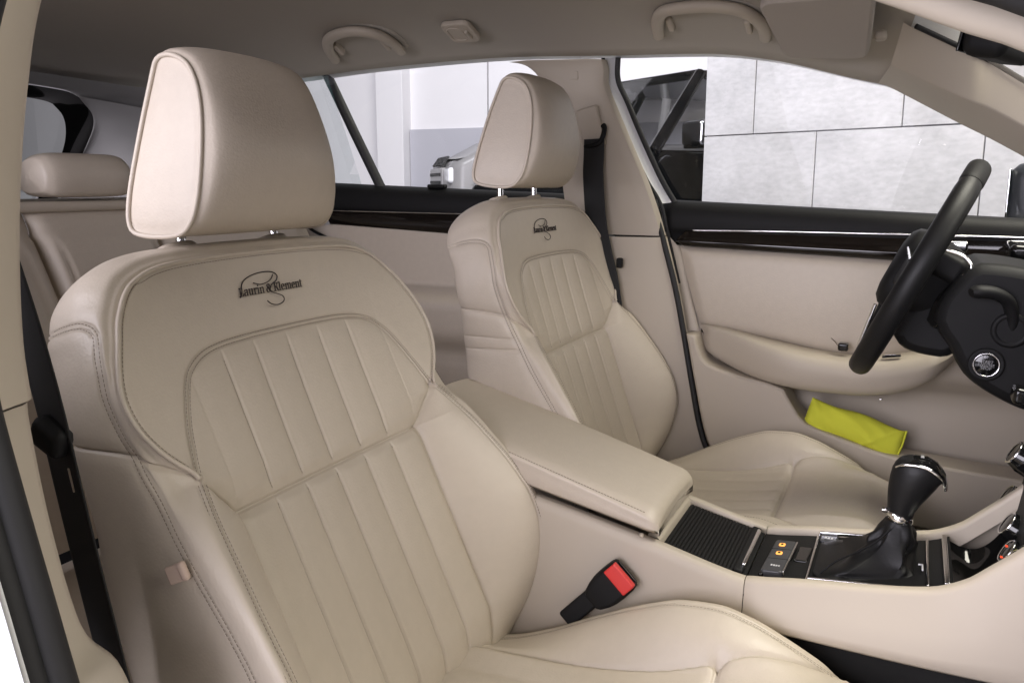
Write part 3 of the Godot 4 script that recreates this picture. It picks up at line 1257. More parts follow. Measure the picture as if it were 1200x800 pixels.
func make_roof() -> void:
	var g := Geo.new()
	var rows := []
	for f in span(0.0, 1.0, 80):
		var row := PackedVector3Array()
		for k in 65:
			var z := -0.652 + 1.304 * k / 64.0
			var x := lerpf(-1.33, 0.692 + 0.062 * (1.0 - pow(z / 0.652, 2.0)), f)
			var y := liner_y(x, z)
			if k <= 1 or k >= 63:
				y = cub(T_YE[0], T_YE[1], x) + (0.012 if k == 0 or k == 64 else 0.0)
			row.append(Vector3(x, y, z))
		rows.append(row)
	skin(g, rows, false, false, false, Vector3.DOWN)
	setting("headliner", g, M.liner, "beige woven headliner under the car roof")
	var r := Geo.new()
	var rr := []
	for x in span(-1.35, 0.85, 40):
		var row := PackedVector3Array()
		for k in 31:
			var z := -0.70 + 1.40 * k / 30.0
			row.append(Vector3(x, liner_y(x, z * 0.9) + 0.05 - 0.05 * pow(absf(z) / 0.7, 6.0), z))
		rr.append(row)
	skin(r, rr, false, false, false, Vector3.UP)
	setting("car_roof", r, M.paint, "white painted car roof")


func arch_handle(called: String, label: String, pts: Array, foot_a: Vector3, foot_b: Vector3) -> void:
	var t := thing(called, label, "grab handle", pts[0], "grab handles on the far roof edge")
	var rel := []
	for p in pts:
		rel.append(p - pts[0])
	var path := spline(rel, 48)
	var rad := PackedFloat32Array()
	for k in 48:
		var f := absf(k / 47.0 * 2.0 - 1.0)
		rad.append(0.0135 - 0.002 * f * f)
	var g := Geo.new()
	tube(g, path, rad, 16, false, 0.8)
	part(t, "grip", g, M.trim)
	# the grip lies in a shallow dished plate
	var outline := PackedVector3Array()
	var mid := Vector3.ZERO
	for p in path:
		mid += p / 48.0
	var rows := []
	for s in [1.16, 1.13, 0.9, 0.5, 0.02]:
		var row := PackedVector3Array()
		for p in path:
			var d := p - mid
			row.append(mid + d * s + Vector3(0, 0.0165 if s < 1.0 else (0.010 if s < 1.15 else 0.018), 0))
		rows.append(row)
	g = Geo.new()
	skin(g, rows, false, false, false, Vector3.DOWN)
	part(t, "dish", g, M.liner)
	for q in [[foot_a, 1.0], [foot_b, -1.0]]:
		var b := Geo.new()
		rbox(b, q[0] - pts[0] + Vector3(0, 0.008, 0.012), Vector3(0.012, 0.016, 0.04), 0.004, Basis(Vector3.RIGHT, deg_to_rad(-24)))
		part(t, "hinge", b, M.trim)


func make_roof_fittings() -> void:
	arch_handle("grab_handle", "beige grab handle above the driver's window", v3([0.269, 1.452, -0.556, 0.280, 1.470, -0.505, 0.300, 1.479, -0.465, 0.335, 1.480, -0.445, 0.391, 1.478, -0.440, 0.440, 1.470, -0.450, 0.468, 1.457, -0.485, 0.476, 1.444, -0.525, 0.474, 1.434, -0.553]), Vector3(0.300, 1.462, -0.535), Vector3(0.448, 1.446, -0.532))
	arch_handle("grab_handle_001", "beige grab handle above the far rear window, behind the near headrest", v3([-0.512, 1.452, -0.560, -0.490, 1.470, -0.505, -0.455, 1.482, -0.462, -0.405, 1.487, -0.435, -0.355, 1.487, -0.432, -0.322, 1.480, -0.460, -0.314, 1.468, -0.505, -0.322, 1.458, -0.548]), Vector3(-0.475, 1.464, -0.535), Vector3(-0.345, 1.466, -0.532))
	# coat hook
	var h := thing("coat_hook", "small coat hook plate on the headliner between the grab handles", "coat hook", Vector3(-0.138, 1.480, -0.49))
	var b := Basis(Vector3.RIGHT, deg_to_rad(-20))
	var g := Geo.new()
	rbox(g, Vector3.ZERO, Vector3(0.068, 0.012, 0.075), 0.004, b, 0.016)
	part(h, "plate", g, M.trim)
	g = Geo.new()
	var rim := PackedVector3Array()
	for p in ring2(0.017, 0.024, 0.012, 6):
		rim.append(b * Vector3(p.x - 0.008, -0.006, p.y))
	tube(g, rim, 0.0022, 6, true)
	part(h, "cup_rim", g, M.trim)
	g = Geo.new()
	rbox(g, Vector3(0.018, -0.007, 0.0), Vector3(0.008, 0.01, 0.03), 0.003, b)
	part(h, "hook", g, M.trim)
	# sun visor
	var vs := thing("sun_visor", "folded beige sun visor above the steering wheel", "sun visor", Vector3(0.59, 1.42, -0.39))
	g = Geo.new()
	var q := v3([0.512, 1.476, -0.26, 0.520, 1.428, -0.535, 0.664, 1.413, -0.492, 0.684, 1.447, -0.19])
	var n: Vector3 = (q[1] - q[0]).cross(q[2] - q[0]).normalized()
	if n.y > 0:
		n = -n
	var poly := PackedVector2Array()
	var bx: Vector3 = (q[2] - q[1]).normalized()
	var bas := look(n, bx.cross(n))
	var inv := bas.inverse()
	var fine := []
	for k in 4:
		var p: Vector3 = q[k]
		var pr: Vector3 = q[(k + 3) % 4]
		var nx: Vector3 = q[(k + 1) % 4]
		for f in [0.0, 0.25, 0.5, 0.75, 1.0]:
			var c0 := p.move_toward(pr, 0.03)
			var c1 := p.move_toward(nx, 0.03)
			fine.append(c0.lerp(p, f).lerp(p.lerp(c1, f), f))
	for p in fine:
		var l: Vector3 = inv * (p - vs.position)
		poly.append(Vector2(l.x, l.y))
	plate(g, poly, 0.016, 0.005, Transform3D(bas, n * 0.0))
	part(vs, "panel", g, M.visor)
	g = Geo.new()
	rbox(g, Vector3(0.088, -0.010, -0.06), Vector3(0.02, 0.016, 0.03), 0.006)
	part(vs, "clip", g, M.trim)


func make_pillars() -> void:
	# ---- A pillars, both sides
	var upper := v3([0.712, 1.425, -0.43, 0.729, 1.417, -0.445, 0.814, 1.380, -0.510, 0.903, 1.340, -0.575, 1.32, 1.06, -0.665])
	var crease := v3([0.695, 1.384, -0.545, 0.710, 1.376, -0.550, 0.812, 1.327, -0.581, 0.912, 1.278, -0.612, 1.30, 1.03, -0.68])
	var lower := v3([0.672, 1.352, -0.628, 0.690, 1.345, -0.630, 0.807, 1.279, -0.636, 0.921, 1.215, -0.642, 1.28, 1.0, -0.695])
	var lip := v3([0.676, 1.362, -0.650, 0.694, 1.354, -0.652, 0.810, 1.288, -0.656, 0.924, 1.224, -0.662, 1.28, 1.01, -0.715])
	var t := thing("windscreen_pillar_trim", "beige windscreen pillar trim on the driver's side", "pillar trim", Vector3(1.28, 0.99, -0.69), "windscreen pillar trims")
	var g := Geo.new()
	var mid := []
	var mid2 := []
	for k in 5:
		mid.append(crease[k].lerp(upper[k], 0.05) + Vector3(0, -0.014, 0.030))
		mid2.append(crease[k].lerp(lower[k], 0.04) + Vector3(0, -0.014, 0.027))
	var rel := []
	for c in [upper, mid, mid2, lower, lip]:
		var o := []
		for p in c:
			o.append(p - t.position)
		rel.append(o)
	band(g, rel, 50, Vector3(-0.3, -0.3, 0.8))
	part(t, "cover", g, M.trim)
	g = Geo.new()
	tube(g, spline([rel[0][1] + Vector3(0.002, 0.003, 0.002), rel[0][2] + Vector3(0.002, 0.003, 0.002), rel[0][3], rel[0][4]], 30), 0.0045, 8)
	part(t, "glass_seal", g, M.rubber)
	# near side: its edge crosses the top of the door opening
	var a := thing("windscreen_pillar_trim_001", "blurred near windscreen pillar with beige trim and black door seal", "pillar trim", Vector3(1.25, 1.0, 0.64), "windscreen pillar trims")
	var line := v3([0.10, 1.425, 0.655, 0.35, 1.405, 0.652, 0.55, 1.350, 0.632, 0.66, 1.296, 0.612, 0.73, 1.2685, 0.602, 0.766, 1.2525, 0.601, 0.801, 1.238, 0.602, 0.90, 1.185, 0.61, 1.25, 1.0, 0.64])
	var in_up := []
	var mid_n := []
	var out_n := []
	var seal := []
	for p in line:
		in_up.append(p - a.position + Vector3(0.01, 0.105, -0.05))
		mid_n.append(p - a.position + Vector3(0.003, 0.028, -0.022))
		out_n.append(p - a.position)
		seal.append(p - a.position + Vector3(0.004, 0.026, 0.045))
	g = Geo.new()
	var roll := []
	for w in [0.9, 0.4, 0.0, -0.4, -0.9, -1.4]:
		var c := []
		for p in out_n:
			c.append(p + Vector3(0.002, 0.012 - 0.012 * cos(w), -0.012 * sin(w)))
		roll.append(c)
	var rows := [in_up, mid_n]
	rows.append_array(roll)
	var tail := []
	for p in out_n:
		tail.append(p + Vector3(0.004, 0.022, 0.014))
	rows.append(tail)
	band(g, rows, 70, Vector3(-0.2, -0.6, 0.6))
	part(a, "cover", g, M.trim)
	g = Geo.new()
	tube(g, spline(seal, 60), 0.0165, 12)
	part(a, "door_seal", g, M.rubber)
	g = Geo.new()
	var paint := []
	for c in [Vector3(0.004, 0.03, 0.06), Vector3(0.006, 0.04, 0.085), Vector3(0.01, 0.075, 0.09), Vector3(0.02, 0.12, 0.05)]:
		var o := []
		for p in out_n:
			o.append(p + c)
		paint.append(o)
	band(g, paint, 60, Vector3(0, 0.3, 1))
	part(a, "painted_frame", g, M.paint)
	# ---- far B pillar: upper and lower trim
	var bp := thing("door_pillar_trim", "beige pillar trim between the far doors, behind the driver's seat belt", "pillar trim", Vector3(0.17, 0.55, -0.68))
	var front := v3([0.117, 1.430, -0.655, 0.121, 1.411, -0.660, 0.1225, 1.376, -0.660, 0.146, 1.322, -0.660, 0.176, 1.258, -0.660, 0.216, 1.173, -0.660, 0.243, 1.105, -0.660, 0.259, 1.056, -0.660])
	var rear := v3([-0.10, 1.435, -0.645, -0.060, 1.425, -0.655, -0.030, 1.392, -0.665, -0.018, 1.33, -0.675, -0.004, 1.26, -0.685, 0.012, 1.18, -0.69, 0.025, 1.10, -0.69, 0.032, 1.056, -0.69])
	var m1 := []
	var m2 := []
	var ret := []
	for k in front.size():
		var f: Vector3 = front[k] - bp.position
		var q: Vector3 = rear[k] - bp.position
		m1.append(q.lerp(f, 0.25) + Vector3(0, 0, 0.022))
		m2.append(q.lerp(f, 0.86) + Vector3(0, 0, 0.012))
		ret.append(f + Vector3(0.004, 0, -0.02))
		front[k] = f
		rear[k] = q
	var frontb := []
	for f in front:
		frontb.append(f + Vector3(-0.003, 0, 0.003))
	g = Geo.new()
	band(g, [rear, m1, m2, frontb, front, ret], 60, Vector3(0.2, 0, 1))
	part(bp, "upper_cover", g, M.trim)
	var lf := v3([0.260, 1.053, -0.656, 0.290, 0.948, -0.656, 0.312, 0.850, -0.656, 0.335, 0.74, -0.66, 0.358, 0.64, -0.665, 0.385, 0.582, -0.668, 0.46, 0.52, -0.67])
	var lr := v3([0.034, 1.053, -0.686, 0.03, 0.948, -0.686, 0.03, 0.85, -0.69, 0.03, 0.74, -0.69, 0.04, 0.64, -0.69, 0.06, 0.58, -0.69, 0.10, 0.50, -0.69])
	var c1 := []
	var c2 := []
	var c3 := []
	var c4 := []
	for k in lf.size():
		lf[k] -= bp.position
		lr[k] -= bp.position
		var low := smoothstep(1, 4, float(k))
		c1.append(lr[k].lerp(lf[k], 0.3) + Vector3(0, 0, 0.030))
		c2.append(lr[k].lerp(lf[k], 0.62) + Vector3(0, 0, 0.036))
		c3.append(lr[k].lerp(lf[k], 0.90) + Vector3(0, 0, 0.016 - 0.004 * low))
		c4.append(lf[k] + Vector3(-0.003, 0, 0.004))
	var le := []
	for f in lf:
		le.append(f + Vector3(0.004, 0, -0.03))
	g = Geo.new()
	band(g, [lr, c1, c2, c3, c4, lf, le], 60, Vector3(0.2, 0, 1))
	part(bp, "lower_cover", g, M.trim)
	# belt height slider and airbag mark
	g = Geo.new()
	rbox(g, Vector3(0.098, 1.287, -0.6445) - bp.position, Vector3(0.052, 0.088, 0.016), 0.006, Basis(Vector3.BACK, deg_to_rad(14)), 0.012)
	part(bp, "height_adjuster", g, M.trim)
	g = Geo.new()
	rbox(g, Vector3(0.049, 1.398, -0.646) - bp.position, Vector3(0.036, 0.018, 0.006), 0.002, Basis(Vector3.BACK, deg_to_rad(0)))
	part(bp, "badge", g, M.trim)
	# ---- far seat belt
	var sb := thing("seat_belt", "black seat belt hanging from its loop beside the driver's headrest", "seat belt", Vector3(0.16, 0.62, -0.60), "seat belts")
	ribbon(sb, v3([0.112, 1.262, -0.628, 0.113, 1.225, -0.624, 0.114, 1.18, -0.620, 0.124, 1.09, -0.615, 0.140, 1.02, -0.610, 0.160, 0.95, -0.604, 0.175, 0.86, -0.598, 0.18, 0.75, -0.59, 0.17, 0.62, -0.585]), Vector3(1, 0.05, 0.03), 0.047)
	g = Geo.new()
	tube(g, spline(v3([0.090, 1.246, -0.632, 0.110, 1.248, -0.626, 0.126, 1.255, -0.626, 0.1325, 1.270, -0.628, 0.1335, 1.284, -0.632, 0.129, 1.291, -0.634]).map(func(p): return p - sb.position), 24), 0.0058, 10)
	part(sb, "belt_loop", g, M.black_soft)
	g = Geo.new()
	rbox(g, Vector3(0.181, 0.998, -0.612) - sb.position, Vector3(0.014, 0.022, 0.012), 0.004)
	part(sb, "belt_stop", g, M.black_soft)
	# ---- near B pillar at the left edge of the door opening
	var nb := thing("door_pillar_trim_001", "beige near door pillar with black seal along the left edge", "pillar trim", Vector3(0.20, 0.45, 0.78))
	var inner := v3([0.2267, 1.371, 0.7194, 0.2119, 1.289, 0.7456, 0.1962, 1.234, 0.7499, 0.1804, 1.177, 0.7499, 0.1691, 1.117, 0.7499, 0.163, 1.053, 0.7499, 0.1656, 1.009, 0.7499]).map(func(p): return p - nb.position)
	g = Geo.new()
	pillar_edge(g, inner, 0.040)
	part(nb, "upper_cover", g, M.trim)
	var low2 := v3([0.1625, 1.006, 0.7517, 0.163, 0.9874, 0.7517, 0.1726, 0.9211, 0.7517, 0.1892, 0.8538, 0.7517, 0.2066, 0.8207, 0.7517, 0.2398, 0.805, 0.7517, 0.2573, 0.7596, 0.7517, 0.2878, 0.6723, 0.7587, 0.3577, 0.5675, 0.7587]).map(func(p): return p - nb.position)
	g = Geo.new()
	pillar_edge(g, low2, 0.040)
	part(nb, "lower_cover", g, M.trim)
	var sealp := v3([0.2424, 1.371, 0.763, 0.2267, 1.275, 0.7918, 0.2127, 1.231, 0.7953, 0.1979, 1.177, 0.7953, 0.1874, 1.119, 0.7953, 0.1839, 1.06, 0.7953, 0.1874, 1.013, 0.7953, 0.2058, 0.9385, 0.7953, 0.2232, 0.8748, 0.7953, 0.2407, 0.8111, 0.7953, 0.2704, 0.7159, 0.7953, 0.3402, 0.585, 0.7953]).map(func(p): return p - nb.position)
	g = Geo.new()
	tube(g, spline(sealp.map(func(p): return p + Vector3(-0.014, 0, 0.0)), 70), 0.0112, 12)
	part(nb, "inner_seal", g, M.rubber)
	var s2 := []
	var s3 := []
	for p in sealp:
		s2.append(p + Vector3(-0.020, 0, 0.014))
		s3.append(p + Vector3(-0.008, 0, 0.034))
	g = Geo.new()
	tube(g, spline(s2, 70), 0.0105, 12)
	part(nb, "outer_seal", g, M.rubber)
	g = Geo.new()
	var w1 := []
	var w2 := []
	var w3 := []
	for p in s3:
		w1.append(p + Vector3(-0.012, 0, -0.02))
		w2.append(p + Vector3(0.004, 0, -0.004))
		w3.append(p + Vector3(-0.12, 0, 0.03))
	band(g, [w1, w2, w3], 70, Vector3(0.3, 0, 1))
	part(nb, "painted_frame", g, M.paint)
	# ---- near seat belt
	var ns := thing("seat_belt_001", "black seat belt beside the near pillar at the left edge", "seat belt", Vector3(0.16, 0.66, 0.69), "seat belts")
	ribbon(ns, v3([0.0564, 1.197, 0.703, 0.0699, 1.125, 0.7012, 0.0906, 1.053, 0.6994, 0.1086, 0.9854, 0.6994, 0.123, 0.9134, 0.6994, 0.1392, 0.8369, 0.6994, 0.1554, 0.7649, 0.6994, 0.1644, 0.6749, 0.6922]), Vector3(1, 0, 0.25), 0.054)
	g = Geo.new()
	rbox(g, Vector3(0.1168, 0.9611, 0.7057) - ns.position, Vector3(0.038, 0.028, 0.02), 0.009, Basis(Vector3.BACK, deg_to_rad(-25)))
	part(ns, "tongue_holder", g, M.black_soft)
	g = Geo.new()
	rbox(g, Vector3(0.1348, 0.9251, 0.7012) - ns.position, Vector3(0.010, 0.022, 0.004), 0.0015, Basis(Vector3.BACK, deg_to_rad(12)))
	part(ns, "tongue", g, M.chrome)


func pillar_edge(g: Geo, edge: Array, deep: float) -> void:
	# rounded trim whose rounded front edge follows the curve
	var rows := []
	for o in [Vector3(-0.12, 0, 0.012), Vector3(-0.05, 0, -0.004), Vector3(-0.016, 0, -0.006), Vector3(-0.005, 0, 0.0), Vector3(0.0, 0, 0.007), Vector3(0.003, 0, 0.018), Vector3(0.008, 0, deep * 0.8), Vector3(0.010, 0, deep + 0.006)]:
		var c := []
		for p in edge:
			c.append(p + o)
		rows.append(c)
	band(g, rows, 60, Vector3(0.7, 0, 0.4))


func ribbon(t: Node3D, pts: Array, across: Vector3, width: float) -> void:
	var rel := []
	for p in pts:
		rel.append(p - t.position)
	var path := spline(rel, 60)
	var rows := []
	for k in 60:
		var tg := (path[mini(k + 1, 59)] - path[maxi(k - 1, 0)]).normalized()
		var s := (across - tg * across.dot(tg)).normalized()
		var n := tg.cross(s)
		var row := PackedVector3Array()
		for q in [Vector2(-0.5, -1), Vector2(-0.42, -1), Vector2(-0.4, -0.6), Vector2(0.4, -0.6), Vector2(0.42, -1), Vector2(0.5, -1), Vector2(0.5, 1), Vector2(0.42, 1), Vector2(0.4, 0.6), Vector2(-0.4, 0.6), Vector2(-0.42, 1), Vector2(-0.5, 1)]:
			row.append(path[k] + s * q.x * width + n * q.y * 0.0009)
		rows.append(row)
	var g := Geo.new()
	skin(g, rows, true, true, true)
	part(t, "webbing", g, M.webbing)


# ---------------------------------------------------------------- far doors
func belt_y(x: float) -> float:
	return 1.1416 - 0.0422 * x if x > 0.1 else 1.143 - 0.0375 * x


func upper_profile(x: float, black_low: float) -> Array:
	var b := belt_y(x)
	return [Vector2(-0.752, b - 0.03), Vector2(-0.750, b - 0.004), Vector2(-0.746, b), Vector2(-0.735, b + 0.001), Vector2(-0.722, b - 0.002), Vector2(-0.711, b - 0.009), Vector2(-0.703, b - 0.021), Vector2(-0.699, b - 0.038), Vector2(-0.699, b - 0.056), Vector2(-0.703, b - 0.066), Vector2(-0.712, b - 0.072), Vector2(-0.712, black_low)]


func make_front_door() -> void:
	var t := thing("driver_door", "closed driver's door with beige inner panel, dark trim strip and grey armrest", "car door", Vector3(0.7, 0.42, -0.74))
	var off := t.position
	var shift := Transform3D(Basis.IDENTITY, -off)
	# dark upper rail, its rear end rounded
	var g := Geo.new()
	var rows := []
	for x in span(0.236, 1.30, 60):
		var row := PackedVector3Array()
		var lowy = 1.033 - 0.036 * (x - 0.28)
		var k := smoothstep(0.262, 0.236, x)
		for p in upper_profile(x, lowy):
			row.append(shift * Vector3(x, lerpf(p.y, 1.09, k * 0.10), lerpf(p.x, -0.742, k * k)))
		rows.append(row)
	skin(g, rows, false, false, false, Vector3(0, 0.3, 1))
	part(t, "upper_rail", g, M.black_soft)
	# decor strip
	g = Geo.new()
	rows = []
	for x in span(0.284, 1.28, 60):
		var lowy = 1.0335 - 0.036 * (x - 0.28)
		var topy = 1.0665 - 0.003 * (x - 0.3)
		var k := smoothstep(0.30, 0.284, x)
		topy = lerpf(topy, (topy + lowy) * 0.5, k)
		lowy = lerpf(lowy, (topy + lowy) * 0.5, k)
		var row := PackedVector3Array()
		for q in [Vector2(-0.710, 1.0), Vector2(-0.702, 0.99), Vector2(-0.6985, 0.9), Vector2(-0.6965, 0.62), Vector2(-0.6955, 0.55), Vector2(-0.690, 0.42), Vector2(-0.6885, 0.3), Vector2(-0.690, 0.1), Vector2(-0.694, 0.0), Vector2(-0.704, -0.02)]:
			row.append(shift * Vector3(x, lerpf(lowy, topy, q.y), q.x))
		rows.append(row)
	skin(g, rows, false, false, false, Vector3(0, 0, 1))
	part(t, "decor_strip", g, M.decor)
	g = Geo.new()
	tube(g, spline(v3([0.318, 1.0668, -0.6985, 0.5, 1.0688, -0.6985, 0.76, 1.0685, -0.6985, 1.0, 1.067, -0.6995, 1.28, 1.066, -0.7005]).map(func(p): return p - off), 40), 0.0021, 8)
	part(t, "chrome_line", g, M.chrome)
	# back wall of the panel
	g = Geo.new()
	rows = []
	for x in span(0.27, 1.32, 50):
		var row := PackedVector3Array()
		for y in span(0.44, 1.04, 30):
			row.append(shift * Vector3(x, y, -0.712 - 0.055 * smoothstep(0.775, 0.74, y) * smoothstep(0.50, 0.53, x)))
		rows.append(row)
	skin(g, rows, false, false, false, Vector3(0, 0, 1))
	part(t, "door_liner", g, M.trim)
	# leather insert
	g = Geo.new()
	rows = []
	for k in 70:
		var f := k / 69.0
		var row := PackedVector3Array()
		for j in 30:
			var u := j / 29.0
			var x0 := lerpf(0.2875, 0.338, u)
			var x := lerpf(x0, 1.26, f)
			var yt := 1.031 - 0.036 * (x - 0.28)
			var yb := cub(PackedFloat32Array([0.3, 0.5, 0.62, 0.72, 0.85, 1.26]), PackedFloat32Array([0.865, 0.838, 0.820, 0.815, 0.82, 0.84]), x)
			var e := minf(minf(u, 1.0 - u) * 0.18, minf(f, 1.0 - f) * 0.95)
			var z := -0.708 + 0.012 * (1.0 - exp(-e / 0.006)) + 0.006 * sin(PI * u)
			row.append(shift * Vector3(x, lerpf(yt, yb, u), z))
		rows.append(row)
	skin(g, rows, false, false, false, Vector3(0, 0, 1))
	part(t, "leather_insert", g, M.leather)
	# rear edge strip of the panel
	g = Geo.new()
	band(g, [v3([0.252, 1.062, -0.705, 0.272, 1.0, -0.705, 0.291, 0.924, -0.705, 0.306, 0.86, -0.705, 0.312, 0.83, -0.70]).map(func(p): return p - off), v3([0.257, 1.062, -0.698, 0.277, 1.0, -0.698, 0.296, 0.924, -0.697, 0.311, 0.86, -0.693, 0.32, 0.83, -0.69]).map(func(p): return p - off), v3([0.284, 1.034, -0.698, 0.300, 0.98, -0.698, 0.316, 0.918, -0.697, 0.332, 0.862, -0.693, 0.34, 0.83, -0.69]).map(func(p): return p - off), v3([0.288, 1.034, -0.706, 0.304, 0.98, -0.706, 0.320, 0.918, -0.705, 0.336, 0.862, -0.70, 0.345, 0.83, -0.70]).map(func(p): return p - off)], 30, Vector3(0, 0, 1))
	part(t, "edge_strip", g, M.trim)
	# armrest
	g = Geo.new()
	rows = []
	var xt := PackedFloat32Array([0.338, 0.36, 0.50, 0.60, 0.66, 0.72, 0.77, 0.81, 0.845, 0.87])
	var yt := PackedFloat32Array([0.862, 0.862, 0.840, 0.825, 0.822, 0.828, 0.838, 0.850, 0.862, 0.872])
	var yb := PackedFloat32Array([0.852, 0.805, 0.757, 0.748, 0.748, 0.754, 0.770, 0.796, 0.833, 0.868])
	for x in span(0.339, 0.868, 80):
		var a := cub(xt, yt, x)
		var b := cub(xt, yb, x)
		var out := 0.075 * smoothstep(0.325, 0.56, x) * (1.0 - smoothstep(0.80, 0.872, x) * 0.75) + 0.022 * smoothstep(0.338, 0.37, x)
		var row := PackedVector3Array()
		for q in [[0.0, a - 0.001], [0.25, a], [0.62, a + 0.0005], [0.84, a - 0.002], [0.95, a - 0.007], [1.0, a - 0.018], [1.02, lerpf(a, b, 0.42)], [0.97, lerpf(a, b, 0.72)], [0.84, lerpf(a, b, 0.93)], [0.66, b], [0.45, b + 0.003], [0.0, b + 0.012]]:
			row.append(shift * Vector3(x, q[1], -0.706 + out * q[0]))
		rows.append(row)
	skin(g, rows, false, false, false, Vector3(0, 0.2, 1))
	part(t, "armrest", g, M.trim)
	# lower panel that wraps the pocket
	g = Geo.new()
	var poly := smooth2(PackedVector2Array([Vector2(0.325, 0.848), Vector2(0.335, 0.80), Vector2(0.349, 0.735), Vector2(0.373, 0.635), Vector2(0.401, 0.580), Vector2(0.475, 0.51)]), 20)
	poly.append_array(PackedVector2Array([Vector2(1.28, 0.46), Vector2(1.28, 0.60)]))
	poly.append_array(smooth2(PackedVector2Array([Vector2(1.1, 0.612), Vector2(0.9, 0.62), Vector2(0.756, 0.631), Vector2(0.675, 0.650), Vector2(0.60, 0.672), Vector2(0.572, 0.688), Vector2(0.533, 0.747)]), 30))
	poly.append_array(smooth2(PackedVector2Array([Vector2(0.501, 0.757), Vector2(0.44, 0.768), Vector2(0.376, 0.786), Vector2(0.356, 0.812), Vector2(0.345, 0.846)]), 16))
	plate(g, poly, 0.076, 0.006, Transform3D(Basis.IDENTITY, Vector3(0, 0, -0.714) - off))
	part(t, "lower_panel", g, M.trim)
	# little things on the armrest
	g = Geo.new()
	rbox(g, Vector3(0.733, 0.836, -0.632) - off, Vector3(0.034, 0.004, 0.012), 0.0015, Basis(Vector3.BACK, deg_to_rad(9)))
	part(t, "mirror_switch", g, M.black_gloss)
	g = Geo.new()
	rbox(g, Vector3(0.731, 0.8385, -0.632) - off, Vector3(0.020, 0.0015, 0.004), 0.0006, Basis(Vector3.BACK, deg_to_rad(9)))
	part(t, "switch_mark", g, M.chrome)
	g = Geo.new()
	rbox(g, Vector3(0.642, 0.842, -0.664) - off, Vector3(0.02, 0.016, 0.022), 0.004)
	part(t, "window_switch", g, M.black_gloss)
	g = Geo.new()
	rbox(g, Vector3(0.720, 0.747, -0.632) - off, Vector3(0.006, 0.004, 0.004), 0.0012)
	part(t, "reflector", g, M.chrome)
	# seam of the lid over the pull cup
	g = Geo.new()
	tube(g, spline(v3([0.602, 0.862, -0.6985, 0.622, 0.848, -0.69, 0.640, 0.832, -0.665]).map(func(p): return p - off), 12), 0.001, 5)
	part(t, "pull_cup_seam", g, M.thread)
	# inner handle
	g = Geo.new()
	rbox(g, Vector3(0.80, 1.048, -0.690) - off, Vector3(0.10, 0.022, 0.012), 0.005)
	part(t, "door_handle", g, M.chrome)
	g = Geo.new()
	tube(g, spline(v3([0.232, 1.13, -0.695, 0.246, 1.085, -0.675, 0.2645, 1.045, -0.656, 0.295, 0.945, -0.652, 0.317, 0.850, -0.650, 0.340, 0.74, -0.648, 0.363, 0.64, -0.646, 0.391, 0.580, -0.644, 0.466, 0.515, -0.642]).map(func(p): return p - off), 60), 0.0062, 10)
	part(t, "door_seal", g, M.rubber)
	# window frame behind the glass: painted strip, rubber and glass
	var w0 := v3([0.1135, 1.435, -0.672, 0.1135, 1.388, -0.676, 0.135, 1.340, -0.682, 0.158, 1.287, -0.686, 0.209, 1.181, -0.694, 0.243, 1.124, -0.70, 0.262, 1.06, -0.70, 0.292, 0.95, -0.70]).map(func(p): return p - off)
	var w1 := []
	var w2 := []
	for p in w0:
		w1.append(p + Vector3(0.006, 0, -0.012))
		w2.append(p + Vector3(0.022, 0.002, -0.022))
	g = Geo.new()
	band(g, [w0.slice(0, 6), w1.slice(0, 6), w2.slice(0, 6)], 50, Vector3(0, 0, 1))
	part(t, "painted_frame", g, M.paint)
	g = Geo.new()
	tube(g, spline(w0, 50), 0.0042, 8)
	part(t, "inner_seal", g, M.rubber)
	g = Geo.new()
	var w3 := []
	for p in w2.slice(0, 6):
		w3.append(p + Vector3(0.004, 0.0, -0.002))
	tube(g, spline(w3, 50), 0.0062, 10)
	part(t, "window_channel", g, M.rubber)
	# glass
	g = Geo.new()
	rows = []
	for x in span(0.10, 1.25, 30):
		var row := PackedVector3Array()
		for k in 12:
			var f := k / 11.0
			var top = cub(T_YE[0], T_YE[1], x) + 0.03 if x < 0.7 else 1.37 - 0.6 * (x - 0.7)
			var y := lerpf(1.02, top, f)
			row.append(shift * Vector3(x, y, -0.757 + 0.085 * pow(clampf((y - 1.02) / 0.44, 0, 1), 1.3)))
		rows.append(row)
	skin(g, rows, false, false, false, Vector3(0, 0, 1))
	part(t, "window_glass", g, M.glass)
	# outer skin below the belt
	g = Geo.new()
	rbox(g, Vector3(0.76, 0.76, -0.80) - off, Vector3(1.06, 0.64, 0.05), 0.02)
	part(t, "outer_skin", g, M.paint)


